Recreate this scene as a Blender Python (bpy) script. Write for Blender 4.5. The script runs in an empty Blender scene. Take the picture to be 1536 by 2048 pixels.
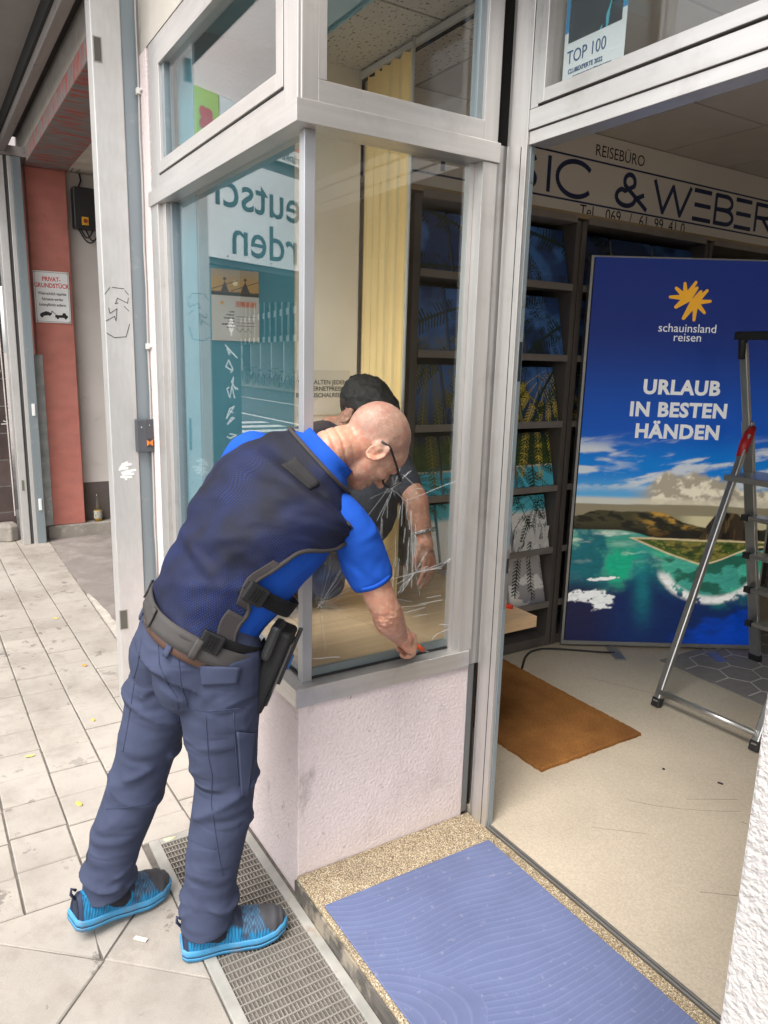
import bpy, bmesh, math, random
import numpy as np
from mathutils import Vector, Matrix, noise
random.seed(7)
SC = bpy.context.scene
COL = SC.collection
R = math.radians

# ------------------------------------------------------------------ camera
cam_d = bpy.data.cameras.new("camera")
cam_d.sensor_fit = 'VERTICAL'; cam_d.sensor_height = 36.0; cam_d.lens = 25.843
cam_d.clip_start = 0.02; cam_d.clip_end = 500
cam = bpy.data.objects.new("camera", cam_d); COL.objects.link(cam)
cam.location = (1.85491, -0.88182, 1.68)
cam.rotation_euler = (R(78.1707), R(-1.528), R(58.0803))
SC.camera = cam
# ------------------------------------------------------------------ sky, sun, exposure
SUN_EL, SUN_AZ = 58.0, 150.0           # azimuth measured from +y towards +x
world = bpy.data.worlds.new("World"); SC.world = world; world.use_nodes = True
nt = world.node_tree
bg = nt.nodes["Background"]
sky = nt.nodes.new("ShaderNodeTexSky"); sky.sky_type = 'NISHITA'; sky.sun_disc = False
sky.sun_elevation = R(SUN_EL); sky.sun_rotation = R(SUN_AZ)
sky.air_density = 1.0; sky.dust_density = 2.0; sky.ozone_density = 1.0
hs = nt.nodes.new("ShaderNodeHueSaturation"); hs.inputs["Saturation"].default_value = 0.10
nt.links.new(sky.outputs[0], hs.inputs["Color"]); nt.links.new(hs.outputs[0], bg.inputs[0])
bg.inputs[1].default_value = 0.15
sun_d = bpy.data.lights.new("sun", 'SUN'); sun_d.energy = 1.5; sun_d.angle = R(30); sun_d.color = (1, .94, .87)
sun = bpy.data.objects.new("sun", sun_d); COL.objects.link(sun)
sdir = Vector((math.sin(R(SUN_AZ)) * math.cos(R(SUN_EL)), math.cos(R(SUN_AZ)) * math.cos(R(SUN_EL)), math.sin(R(SUN_EL))))
sun.rotation_euler = sdir.to_track_quat('Z', 'Y').to_euler()
SC.view_settings.view_transform = 'Standard'; SC.view_settings.look = 'None'
SC.view_settings.gamma = 1.0; SC.view_settings.exposure = 1.42
SC.view_settings.use_curve_mapping = False
SC.cycles.use_denoising = True
SC.cycles.max_bounces = 10; SC.cycles.diffuse_bounces = 6; SC.cycles.glossy_bounces = 5
SC.cycles.transparent_max_bounces = 16
SC.cycles.sample_clamp_indirect = 6.0
SC.cycles.caustics_reflective = False; SC.cycles.caustics_refractive = False

# ------------------------------------------------------------------ materials
def lin(r, g, b):
    return tuple(((c / 255) / 12.92 if c / 255 <= .04045 else ((c / 255 + .055) / 1.055) ** 2.4) for c in (r, g, b))
MATS = {}
def M(name, col, rough=.6, metal=0.0, var=.12, vscale=6.0, bump=0.0, bscale=60.0, bdist=.002, spec=.5, col2=None,
      stretch=None, rnd=0.0, coat=0.0, detail=5.0, fine=0.0, fscale=200.0, rvar=0.0):
    m = bpy.data.materials.new(name); m.use_nodes = True; MATS[name] = m
    n = m.node_tree.nodes; l = m.node_tree.links; b = n["Principled BSDF"]
    b.inputs["Roughness"].default_value = rough; b.inputs["Metallic"].default_value = metal
    b.inputs["Specular IOR Level"].default_value = spec; b.inputs["Coat Weight"].default_value = coat
    tc = n.new("ShaderNodeTexCoord"); mp = n.new("ShaderNodeMapping"); l.new(tc.outputs["Object"], mp.inputs[0])
    if stretch: mp.inputs["Scale"].default_value = stretch
    nz = n.new("ShaderNodeTexNoise"); nz.inputs["Scale"].default_value = vscale; nz.inputs["Detail"].default_value = detail
    l.new(mp.outputs[0], nz.inputs["Vector"])
    cr = n.new("ShaderNodeValToRGB")
    c1 = tuple(max(0, c * (1 - var)) for c in col); c2 = col2 if col2 else tuple(min(1, c * (1 + var)) for c in col)
    cr.color_ramp.elements[0].position = .3; cr.color_ramp.elements[0].color = (*c1, 1)
    cr.color_ramp.elements[1].position = .7; cr.color_ramp.elements[1].color = (*c2, 1)
    l.new(nz.outputs["Fac"], cr.inputs[0]); out = cr.outputs[0]
    if fine:
        f = n.new("ShaderNodeTexNoise"); f.inputs["Scale"].default_value = fscale; f.inputs["Detail"].default_value = 3
        l.new(mp.outputs[0], f.inputs["Vector"])
        mr = n.new("ShaderNodeMapRange"); mr.inputs[1].default_value = .3; mr.inputs[2].default_value = .7
        mr.inputs[3].default_value = 1 - fine; mr.inputs[4].default_value = 1 + fine; l.new(f.outputs["Fac"], mr.inputs[0])
        vm = n.new("ShaderNodeVectorMath"); vm.operation = 'SCALE'; l.new(out, vm.inputs[0]); l.new(mr.outputs[0], vm.inputs["Scale"]); out = vm.outputs[0]
    if rnd:
        oi = n.new("ShaderNodeObjectInfo"); mr = n.new("ShaderNodeMapRange"); mr.inputs[3].default_value = 1 - rnd; mr.inputs[4].default_value = 1 + rnd
        l.new(oi.outputs["Random"], mr.inputs[0])
        vm = n.new("ShaderNodeVectorMath"); vm.operation = 'SCALE'; l.new(out, vm.inputs[0]); l.new(mr.outputs[0], vm.inputs["Scale"]); out = vm.outputs[0]
    l.new(out, b.inputs["Base Color"])
    if rvar:
        mr = n.new("ShaderNodeMapRange"); mr.inputs[3].default_value = rough - rvar; mr.inputs[4].default_value = rough + rvar
        l.new(nz.outputs["Fac"], mr.inputs[0]); l.new(mr.outputs[0], b.inputs["Roughness"])
    if bump:
        bn = n.new("ShaderNodeTexNoise"); bn.inputs["Scale"].default_value = bscale; bn.inputs["Detail"].default_value = 4
        l.new(mp.outputs[0], bn.inputs["Vector"])
        bp = n.new("ShaderNodeBump"); bp.inputs["Strength"].default_value = bump; bp.inputs["Distance"].default_value = bdist
        l.new(bn.outputs["Fac"], bp.inputs["Height"]); l.new(bp.outputs[0], b.inputs["Normal"])
    m["out"] = 1
    return m
def dirty(m, col, scale=3.0, lo=.52, hi=.7, amt=.7, stretch=None, seed=0.0):
    """lay a patchy stain with a shape of its own over a material"""
    n = m.node_tree.nodes; l = m.node_tree.links; b = n["Principled BSDF"]
    src = b.inputs["Base Color"].links[0].from_socket
    tc = n.new("ShaderNodeTexCoord"); mp = n.new("ShaderNodeMapping"); l.new(tc.outputs["Object"], mp.inputs[0])
    mp.inputs["Location"].default_value = (seed, seed * .7, seed * 1.3)
    if stretch: mp.inputs["Scale"].default_value = stretch
    nz = n.new("ShaderNodeTexNoise"); nz.inputs["Scale"].default_value = scale; nz.inputs["Detail"].default_value = 8; nz.inputs["Roughness"].default_value = .65
    l.new(mp.outputs[0], nz.inputs["Vector"])
    mr = n.new("ShaderNodeMapRange"); mr.inputs[1].default_value = lo; mr.inputs[2].default_value = hi; mr.inputs[4].default_value = amt
    l.new(nz.outputs["Fac"], mr.inputs[0])
    mx = n.new("ShaderNodeMix"); mx.data_type = 'RGBA'; mx.inputs["B"].default_value = (*col, 1)
    l.new(mr.outputs[0], mx.inputs["Factor"]); l.new(src, mx.inputs["A"]); l.new(mx.outputs["Result"], b.inputs["Base Color"])
    return m
def crease(m, sxy=5.0, sz=14.0, strength=.5, dist=.012, seed=0.0):
    """crisp cloth creases on top of a material's own bump"""
    n = m.node_tree.nodes; l = m.node_tree.links; b = n["Principled BSDF"]; tc = n.new("ShaderNodeTexCoord"); mp = n.new("ShaderNodeMapping"); mp.inputs["Scale"].default_value = (sxy, sxy, sz); mp.inputs["Location"].default_value = (seed, seed, seed); mp.inputs["Rotation"].default_value = (.5, .35, 0)
    nz = n.new("ShaderNodeTexNoise"); nz.noise_type = 'RIDGED_MULTIFRACTAL'; nz.inputs["Scale"].default_value = 1.0; nz.inputs["Detail"].default_value = 2.0; nz.inputs["Roughness"].default_value = .35; nz.inputs["Distortion"].default_value = .6
    l.new(tc.outputs["Object"], mp.inputs[0]); l.new(mp.outputs[0], nz.inputs["Vector"]); bp = n.new("ShaderNodeBump"); bp.inputs["Strength"].default_value = strength; bp.inputs["Distance"].default_value = dist
    l.new(nz.outputs["Fac"], bp.inputs["Height"])
    if b.inputs["Normal"].links: l.new(b.inputs["Normal"].links[0].from_socket, bp.inputs["Normal"])
    l.new(bp.outputs[0], b.inputs["Normal"]); return m
def glass_mat(name, tint=(.97, .985, .98), ior=1.5, haze=0.0):
    m = bpy.data.materials.new(name); m.use_nodes = True; n = m.node_tree.nodes; l = m.node_tree.links
    n.remove(n["Principled BSDF"]); o = n["Material Output"]
    tr = n.new("ShaderNodeBsdfTransparent"); tr.inputs[0].default_value = (*tint, 1)
    gl = n.new("ShaderNodeBsdfGlossy"); gl.inputs["Roughness"].default_value = 0.0
    ge = n.new("ShaderNodeNewGeometry"); mr = n.new("ShaderNodeMapRange"); mr.inputs[3].default_value = ior; mr.inputs[4].default_value = 1 / ior
    l.new(ge.outputs["Backfacing"], mr.inputs[0])
    fr = n.new("ShaderNodeFresnel"); l.new(mr.outputs[0], fr.inputs["IOR"])
    mx = n.new("ShaderNodeMixShader"); l.new(fr.outputs[0], mx.inputs[0]); l.new(tr.outputs[0], mx.inputs[1]); l.new(gl.outputs[0], mx.inputs[2])
    last = mx.outputs[0]
    if haze:
        df = n.new("ShaderNodeBsdfDiffuse"); df.inputs[0].default_value = (.8, .8, .78, 1)
        m2 = n.new("ShaderNodeMixShader"); m2.inputs[0].default_value = haze; l.new(last, m2.inputs[1]); l.new(df.outputs[0], m2.inputs[2]); last = m2.outputs[0]
    l.new(last, o.inputs[0]); return m
def print_mat(name, rough=.5, coat=0.0, glow=0.0):
    m = bpy.data.materials.new(name); m.use_nodes = True; n = m.node_tree.nodes; l = m.node_tree.links
    b = n["Principled BSDF"]; b.inputs["Roughness"].default_value = rough; b.inputs["Coat Weight"].default_value = coat
    at = n.new("ShaderNodeAttribute"); at.attribute_name = "Col"; l.new(at.outputs["Color"], b.inputs["Base Color"])
    if glow: l.new(at.outputs["Color"], b.inputs["Emission Color"]); b.inputs["Emission Strength"].default_value = glow
    return m

# ------------------------------------------------------------------ mesh helpers
def tag(o, label=None, cat=None, group=None, kind=None):
    if label: o["label"] = label
    if cat: o["category"] = cat
    if group: o["group"] = group
    if kind: o["kind"] = kind
    return o
def empty(name, loc, label, cat, group=None):
    o = bpy.data.objects.new(name, None); COL.objects.link(o); o.location = loc; o.empty_display_size = .1
    bpy.context.view_layer.update()
    return tag(o, label, cat, group)
def wmat(o):
    return (wmat(o.parent) @ o.matrix_parent_inverse if o.parent else Matrix()) @ o.matrix_basis
def link(name, me, mat=None, parent=None, smooth=False):
    if mat is not None and not me.materials: me.materials.append(mat)
    o = bpy.data.objects.new(name, me); COL.objects.link(o)
    if parent is not None:
        o.parent = parent
        o.matrix_parent_inverse = wmat(parent).inverted()
    if smooth and len(me.polygons): me.polygons.foreach_set("use_smooth", [True] * len(me.polygons))
    return o
class MB:
    def __init__(s): s.v = []; s.f = []
    def add(s, v, f):
        k = len(s.v); s.v += [tuple(p) for p in v]; s.f += [tuple(i + k for i in q) for q in f]; return s
    def box(s, x0, x1, y0, y1, z0, z1):
        return s.add([(x0, y0, z0), (x1, y0, z0), (x1, y1, z0), (x0, y1, z0), (x0, y0, z1), (x1, y0, z1), (x1, y1, z1), (x0, y1, z1)],
                     [(0, 3, 2, 1), (4, 5, 6, 7), (0, 1, 5, 4), (1, 2, 6, 5), (2, 3, 7, 6), (3, 0, 4, 7)])
    def obox(s, c, ax, ay, az, hx, hy, hz):
        c = Vector(c); ax, ay, az = (Vector(a).normalized() for a in (ax, ay, az)); v = []
        for z in (-1, 1):
            for x, y in ((-1, -1), (1, -1), (1, 1), (-1, 1)): v.append(c + ax * hx * x + ay * hy * y + az * hz * z)
        return s.add(v, [(0, 3, 2, 1), (4, 5, 6, 7), (0, 1, 5, 4), (1, 2, 6, 5), (2, 3, 7, 6), (3, 0, 4, 7)])
    def bar(s, a, b, w, h, up=(0, 0, 1)):
        a, b = Vector(a), Vector(b); d = (b - a).normalized(); up = Vector(up)
        sd = d.cross(up)
        if sd.length < 1e-4: sd = d.cross(Vector((1, 0, 0)))
        sd.normalize(); u = sd.cross(d)
        return s.obox((a + b) / 2, d, sd, u, (b - a).length / 2, w / 2, h / 2)
    def prism(s, poly, z0, z1, ch=0.0):
        n = len(poly); cx = sum(p[0] for p in poly) / n; cy = sum(p[1] for p in poly) / n
        v = [(x, y, z0) for x, y in poly]
        if ch:
            v += [(x, y, z1 - ch) for x, y in poly]; top = []
            for i, (x, y) in enumerate(poly):
                dx, dy = cx - x, cy - y; L = math.hypot(dx, dy); top.append((x + dx / L * ch * 1.3, y + dy / L * ch * 1.3, z1))
            v += top; rings = 3
        else: v += [(x, y, z1) for x, y in poly]; rings = 2
        f = [tuple(range(n))[::-1], tuple(range((rings - 1) * n, rings * n))]
        for r in range(rings - 1):
            for i in range(n): j = (i + 1) % n; f.append((r * n + i, r * n + j, (r + 1) * n + j, (r + 1) * n + i))
        return s.add(v, f)
    def tube(s, pts, r, n=8, closed=False):
        pts = [Vector(p) for p in pts]; N = len(pts); rr = r if isinstance(r, (list, tuple)) else [r] * N
        v = []; ref = None
        for i in range(N):
            a = pts[i - 1] if (i or closed) else pts[i]; b = pts[(i + 1) % N] if (i < N - 1 or closed) else pts[i]
            d = (b - a).normalized()
            if ref is None:
                ref = d.cross(Vector((0, 0, 1)))
                if ref.length < .05: ref = d.cross(Vector((1, 0, 0)))
            ref = (ref - d * ref.dot(d)).normalized(); q = d.cross(ref)
            for k in range(n):
                t = 2 * math.pi * k / n; v.append(pts[i] + (ref * math.cos(t) + q * math.sin(t)) * rr[i])
        f = []
        for i in range(N if closed else N - 1):
            j = (i + 1) % N
            for k in range(n): m = (k + 1) % n; f.append((i * n + k, i * n + m, j * n + m, j * n + k))
        if not closed: f += [tuple(range(n))[::-1], tuple(range((N - 1) * n, N * n))]
        return s.add(v, f)
    def lathe(s, prof, c=(0, 0, 0), n=16):
        v = []; f = []
        for r, z in prof:
            for k in range(n): t = 2 * math.pi * k / n; v.append((c[0] + r * math.cos(t), c[1] + r * math.sin(t), c[2] + z))
        for i in range(len(prof) - 1):
            for k in range(n): m = (k + 1) % n; f.append((i * n + k, i * n + m, (i + 1) * n + m, (i + 1) * n + k))
        f += [tuple(range(n))[::-1], tuple(range((len(prof) - 1) * n, len(prof) * n))]
        return s.add(v, f)
    def mesh(s, name):
        me = bpy.data.meshes.new(name); me.from_pydata([tuple(p) for p in s.v], [], s.f); me.update(); return me
    def build(s, name, mat, parent=None, smooth=False, bevel=0.0, seg=2):
        o = link(name, s.mesh(name), mat, parent, smooth)
        if bevel:
            b = o.modifiers.new("bevel", 'BEVEL'); b.width = bevel; b.segments = seg; b.limit_method = 'ANGLE'; b.angle_limit = R(40)
        return o
def box(name, b, mat, parent=None, bevel=.0015): return MB().box(*b).build(name, mat, parent, bevel=bevel)
def strokes(name, polys, w, o, xd, yd, mat, parent, th=.001):
    """flat drawn lines, given in plane coordinates"""
    o, xd, yd = Vector(o), Vector(xd), Vector(yd); nn = xd.cross(yd); m = MB()
    lay = 0
    for pl in polys:
        ww = w
        for (a, b) in zip(pl[:-1], pl[1:]):
            A = o + xd * a[0] + yd * a[1]; B = o + xd * b[0] + yd * b[1]
            d = (B - A)
            if d.length < 1e-6: continue
            d.normalize(); s_ = nn.cross(d) * ww / 2; A = A - d * ww * .3; B = B + d * ww * .3; lay += 1; t = nn * (th + lay * 2.5e-5)
            m.add([A - s_, B - s_, B + s_, A + s_, A - s_ + t, B - s_ + t, B + s_ + t, A + s_ + t],
                  [(4, 5, 6, 7), (0, 1, 5, 4), (1, 2, 6, 5), (2, 3, 7, 6), (3, 0, 4, 7)])
    return m.build(name, mat, parent)
def text(name, s, size, o, xd, yd, mat, parent, align='CENTER', bold=0.0, sx=1.0, space=1.0, line=1.0, ext=.0004, shear=0.0):
    c = bpy.data.curves.new(name, 'FONT'); c.body = s; c.size = size; c.align_x = align; c.align_y = 'CENTER'
    c.extrude = ext; c.offset = bold; c.space_character = space; c.space_line = line; c.shear = shear; c.resolution_u = 3
    t = bpy.data.objects.new(name, c); COL.objects.link(t)
    dg = bpy.context.evaluated_depsgraph_get(); me = bpy.data.meshes.new_from_object(t.evaluated_get(dg))
    bpy.data.objects.remove(t); bpy.data.curves.remove(c); me.name = name
    xd, yd = Vector(xd).normalized(), Vector(yd).normalized(); zd = xd.cross(yd)
    m4 = Matrix.Translation(Vector(o)) @ Matrix((xd, yd, zd)).transposed().to_4x4() @ Matrix.Diagonal((sx, 1, 1, 1))
    me.transform(m4); me.materials.clear()
    return link(name, me, mat, parent)
# numpy value noise for prints
def vnoise(x, y, seed=0):
    x = np.asarray(x, float); y = np.asarray(y, float); xi = np.floor(x).astype(np.int64); yi = np.floor(y).astype(np.int64); xf = x - xi; yf = y - yi
    def h(a, b):
        n_ = (a * 374761393 + b * 668265263 + seed * 1442695041) & 0x7fffffff; n_ = ((n_ ^ (n_ >> 13)) * 1274126177) & 0x7fffffff
        return ((n_ ^ (n_ >> 16)) & 0xffff) / 65535.0
    u = xf * xf * (3 - 2 * xf); v = yf * yf * (3 - 2 * yf)
    return (h(xi, yi) * (1 - u) + h(xi + 1, yi) * u) * (1 - v) + (h(xi, yi + 1) * (1 - u) + h(xi + 1, yi + 1) * u) * v
def fbm(x, y, o=4, seed=0):
    a = 0; s = 0; k = 1.0
    for i in range(o): a = a + vnoise(x * 2 ** i, y * 2 ** i, seed + i) * k; s += k; k *= .55
    return a / s
def sm(a, b, x): t = np.clip((x - a) / (b - a), 0, 1); return t * t * (3 - 2 * t)
def mixc(c, col, f): return c * (1 - f[..., None]) + np.array(col) * f[..., None]
def panel(name, o, xd, yd, w, h, nx, ny, func, mat, parent=None, back=.0):
    """a flat print: grid with a colour per vertex; func(u,v) in metres -> rgb"""
    U, V = np.meshgrid(np.linspace(0, w, nx + 1), np.linspace(0, h, ny + 1)); colr = np.clip(func(U, V), 0, 1).reshape(-1, 3)
    o, xd, yd = np.array(o, float), np.array(xd, float), np.array(yd, float)
    P = o + U.reshape(-1, 1) * xd + V.reshape(-1, 1) * yd; n = (nx + 1) * (ny + 1)
    i = np.arange(nx)[None, :] + np.arange(ny)[:, None] * (nx + 1); q = np.stack([i, i + 1, i + nx + 2, i + nx + 1], -1).reshape(-1, 4)
    f = q.tolist(); P = P.tolist()
    if back:
        nn = -np.cross(xd, yd) * back; cs = [0, nx, n - 1, n - 1 - nx]; k = len(P)
        P += [(np.array(P[c]) + nn).tolist() for c in cs]; f.append((k + 3, k + 2, k + 1, k))
        colr = np.vstack([colr, np.full((4, 3), .5)])
        e = [list(range(0, nx + 1)), list(range(nx, n, nx + 1)), list(range(n - 1, n - 2 - nx, -1)), list(range(n - 1 - nx, -1, -(nx + 1)))]
        for a in range(4): b = (a + 1) % 4; f.append(tuple(e[a][::-1]) + (k + a, k + b))
    me = bpy.data.meshes.new(name); me.from_pydata(P, [], f)
    ca = me.color_attributes.new("Col", 'FLOAT_COLOR', 'POINT'); ca.data.foreach_set("color", np.hstack([colr, np.ones((len(colr), 1))]).ravel())
    me.update(); return link(name, me, mat, parent)
EX, EY, EZ = Vector((1, 0, 0)), Vector((0, 1, 0)), Vector((0, 0, 1))

# ------------------------------------------------------------------ material set
ALU = M("aluminium", (.60, .58, .56), .38, .7, .07, 3, bump=.12, bscale=30, stretch=(1, 1, .06), fine=.05, fscale=60, rvar=.08)
dirty(ALU, (.33, .30, .27), 5, .55, .75, .45)
ALUH = M("aluminium_horizontal", (.60, .58, .56), .38, .7, .07, 3, bump=.12, bscale=30, stretch=(.06, .06, 1), fine=.05, fscale=60, rvar=.08)
dirty(ALUH, (.33, .30, .27), 5, .55, .75, .4)
ALUP = M("post_aluminium", (.56, .55, .535), .45, .5, .06, 2, fine=.04, fscale=80, stretch=(1, 1, .2)); dirty(ALUP, (.40, .38, .35), 4, .5, .75, .4)
BLUEG = M("blue_grey_metal", (.24, .28, .30), .45, .4, .08, 4, stretch=(1, 1, .15)); dirty(BLUEG, (.42, .44, .44), 12, .6, .75, .5)
GALV = M("galvanised", (.36, .38, .38), .5, .6, .2, 12); dirty(GALV, (.6, .62, .62), 18, .6, .72, .7)
BLACK = M("black_gap", (.012, .012, .012), .7)
RUB = M("black_plastic", (.02, .02, .021), .5, bump=.1)
STUC = M("pink_stucco", (.70, .605, .59), .9, 0, .05, 3, bump=.6, bscale=115, bdist=.006, spec=.2, fine=.05, fscale=90); dirty(STUC, (.45, .39, .37), 3.0, .54, .74, .5); dirty(STUC, (.10, .09, .09), 22, .64, .72, .6, seed=4); dirty(STUC, (.16, .14, .135), 6, .60, .70, .55, stretch=(1, 1, .35), seed=11)
STUCW = M("white_stucco", (.47, .45, .44), .9, 0, .04, 3, bump=1.0, bscale=95, bdist=.009, spec=.2)
PLAS = M("beige_plaster", (.42, .39, .345), .9, 0, .12, 5, bump=.3, bscale=50, bdist=.003); dirty(PLAS, (.12, .10, .09), 7, .6, .72, .7, stretch=(1, 1, .5))
CREAM = M("cream_wall", (.80, .75, .67), .85, 0, .05, 4, bump=.25, bscale=160, bdist=.0015)
TEAL = M("teal_panel", (.06, .25, .33), .7, 0, .06, 5, bump=.3, bscale=260, bdist=.001, spec=.3)
GLASS = glass_mat("window_glass", ior=1.66)
WOOD = M("plinth_wood", (.50, .345, .205), .45, 0, .16, 5, stretch=(6, .5, 6), bump=.06, bscale=40, fine=.06, fscale=40)
INK = M("dark_blue_ink", (.010, .022, .085), .5)
BLK = M("black_ink", (.012, .012, .012), .6)
WHITE = M("white_paint", (.78, .78, .77), .5, var=.03)
PRINT = print_mat("print", .55)
PRINTG = print_mat("gloss_print", .25)
# ================================================================== GROUND
SOIL = M("joint_sand", (.13, .115, .10), .95, 0, .3, 30, bump=.4, bscale=120)
SLAB = M("concrete_slab", (.335, .305, .27), .88, 0, .07, 3.5, bump=.25, bscale=220, bdist=.001, spec=.25, rnd=.07, fine=.13, fscale=420)
dirty(SLAB, (.20, .175, .15), 2.4, .48, .66, .5); dirty(SLAB, (.22, .19, .165), 14, .50, .68, .45, seed=3); dirty(SLAB, (.10, .088, .078), 9, .615, .64, .6, seed=9); dirty(SLAB, (.42, .395, .36), 1.0, .5, .62, .35, seed=21)
ASPH = M("worn_asphalt", (.20, .175, .16), .9, 0, .15, 6, bump=.4, bscale=180, fine=.2, fscale=500); dirty(ASPH, (.32, .29, .26), 3, .5, .7, .5)
ROADM = M("road_asphalt", (.09, .09, .095), .85, 0, .15, 5, bump=.3, bscale=100)
pav = MB().add([(-60, -3.2, -.006), (12, -3.2, -.006), (12, .02, -.006), (-60, .02, -.006)], [(0, 1, 2, 3)]).build("pavement", SOIL)
tag(pav, kind="structure")
def line_y(k, x):                      # slab row boundaries run nearly along the facade
    return [-.012, -.16 + .021 * (x), -.348 + .017 * x * 1.2, -.548 + .02 * x * .9, -.742 + .022 * x * .6, -.94 + .01 * x, -1.14, -1.34, -1.54, -1.74][k] if k else -.012
def slab(poly, dz=0.0):
    m = MB().prism(poly, -.045, 0 + dz, .0035); o = m.build("slab", SLAB, pav); return o
def shrink(p, g=.0035):
    n = len(p); cx = sum(a for a, _ in p) / n; cy = sum(b for _, b in p) / n; out = []
    for x, y in p:
        dx, dy = cx - x, cy - y; out.append((x + math.copysign(min(g, abs(dx)), dx), y + math.copysign(min(g, abs(dy)), dy)))
    return out
rs = random.Random(3)
for k in range(0, 7):
    x = -.338 if k > 1 else -.490
    first = True
    while x > -6.6:
        L = rs.choice((.195, .2, .2, .205, .2)) if x > -4.2 else .4
        if first: L = (.2, .13, .19, .21, .19, .12, .2)[k]; first = False
        x1 = x - L
        p = [(x1, line_y(k + 1, x1)), (x, line_y(k + 1, x)), (x, line_y(k, x)), (x1, line_y(k, x1))]
        if k == 0 and -2.3 < x < -.9: pass
        slab(shrink(p, .0018 + rs.random() * .0022), rs.uniform(-.0022, .0012)); x = x1
# cut slabs in the foreground, laid at an angle round the light-well
G = [
    [(-.335, -.585), (-.335, -.815), (-.335, -1.2), (-.30, -1.2), (-.262, -.83), (-.04, -.578), (-.298, -.357), (-.345, -.352), (-.34, -.45)],
    [(-.04, -.578), (.172, -.340), (-.30, -.340), (-.298, -.352)],
    [(-.04, -.578), (.172, -.340), (.36, -.340), (.36, -.52), (.115, -.722)],
    [(-.262, -.835), (-.04, -.578), (.115, -.722), (.28, -.88), (.28, -1.2), (-.28, -1.2)],
    [(.115, -.722), (.36, -.52), (.8, -.52), (.8, -1.2), (.29, -1.2), (.29, -.89)],
    [(.36, -.340), (.8, -.340), (.8, -.515), (.365, -.515)],
    [(.81, -.340), (1.6, -.340), (1.6, -1.2), (.81, -1.2)],
]
slab([(-.335, -1.2), (-.335, -.60), (-.30, -.57), (-.05, -.585), (-.26, -.835), (-.295, -1.2)], 0)
slab([(-.332, -.592), (-.345, -.352), (-.302, -.357), (-.048, -.577)], -.001)
for g in G[1:]: slab(shrink(g, .002), rs.uniform(-.001, .001))
for x in (-1.6, -.8, 0, .8, 1.6, 2.4, 3.2):
    for y in (-3.15, -2.35):
        slab([(x + .003, y), (x + .797, y), (x + .797, y + .797), (x + .003, y + .797)])
for x in (-.30, .28, .9, 1.6, 2.3, 3.0): slab([(x, -1.545), (x + .575, -1.545), (x + .575, -1.205), (x, -1.205)])
slab([(1.61, -.02), (3.5, -.02), (3.5, -1.2), (1.61, -1.2)])
drv = MB().add([(-5.6, -.01, -.004), (-5.3, .05, .0), (-1.6, -.01, -.004), (-1.5, 6, .0), (-5.6, 6, 0)], [(0, 2, 3, 4)])
drv = MB()
edge = []
xx = -5.25
while xx < -1.55: edge.append((xx, -.012 + random.uniform(-.012, .014))); xx += .11
edge.append((-1.53, -.012))
drv.prism(edge + [(-1.53, 6), (-5.25, 6)], -.05, .003)
tag(drv.build("driveway", ASPH), kind="structure")
# broken mortar bed between slabs and driveway
MORT = M("mortar", (.42, .385, .34), .95, 0, .2, 20, bump=.8, bscale=90, bdist=.005)
mo = MB(); pts = []
for i in range(15):
    x = -3.4 + i * .085; w = .015 + .045 * math.sin(math.pi * i / 14) * random.uniform(.5, 1.1); pts.append((x, w))
mo.prism([(x, -.010) for x, w in pts] + [(x, -.010 + w) for x, w in pts[::-1]], -.02, .010)
tag(mo.build("mortar_strip", MORT, drv and None), "crumbling pale mortar along the edge of the asphalt driveway", "mortar")
# the street behind the camera: seen in the glass
road = MB().add([(-90, -14, -.1), (25, -14, -.1), (25, -3.2, -.1), (-90, -3.2, -.1)], [(0, 1, 2, 3)]).build("road", ROADM); tag(road, kind="structure")
for k, (y0, w, x0, x1) in enumerate([(-10.8, .15, -80, 15), (-7.5, .15, -80, 15)]):
    MB().box(x0, x1, y0, y0 + w, -.099, -.0945).build("lane_line", WHITE, road)
for k in range(9): MB().box(-17 + k * 1.1, -16.5 + k * 1.1, -6.9, -5.0, -.099, -.0945).build("crossing_stripe", WHITE, road)
KERB = M("kerb_stone", (.36, .34, .31), .85, 0, .1, 8, bump=.2)
MB().box(-90, 25, -3.4, -3.2, -.2, .0).build("kerb", KERB, pav)
fp = MB().box(-90, 25, -30, -14, -.2, .0).build("far_pavement", SLAB); tag(fp, kind="structure")
MB().add([(-300, -300, -.22), (300, -300, -.22), (300, 300, -.22), (-300, 300, -.22)], [(0, 1, 2, 3)]).build("ground", ASPH)["kind"] = "structure"

# ================================================================== SHOP BUILDING
shop = empty("shop_building", (-.7, .4, 0), "pink stuccoed corner shop with a recessed entrance and display bay", "building")
MB().prism([(-1.40, .004), (-.002, .004), (-.002, .655), (-1.40, .655)], -.05, .648).build("bay_base_wall", STUC, shop, bevel=.004)
MB().prism([(-1.52, -.004), (-1.402, -.004), (-1.402, .70), (-1.52, .70)], -.05, 2.86).build("wall_strip", STUC, shop, bevel=.003)
MB().box(-1.52, .0, -.002, .08, 2.862, 6).build("upper_wall", PLAS, shop)
MB().box(-.004, 1.38, .70, .78, 2.992, 6).build("door_head_wall", PLAS, shop); MB().box(-.085, -.003, .081, .699, 2.992, 6).build("return_wall", PLAS, shop)
MB().box(1.38, 1.78, 0, .80, -.05, 6).build("entrance_pier", STUCW, shop, bevel=.006)
MB().box(1.78, 6, 0, .2, -.05, .4).build("side_wall", STUCW, shop)
MB().box(1.78, 6, 0, .2, 2.9, 6).build("side_wall", STUCW, shop)
MB().box(5.8, 6, 0, .2, .4, 2.9).build("side_wall", STUCW, shop)
MB().box(1.78, 5.8, .09, .1, .4, 2.9).build("added_daylight_pane", GLASS, shop)  # unseen shop window, added to let more daylight into the room
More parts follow.
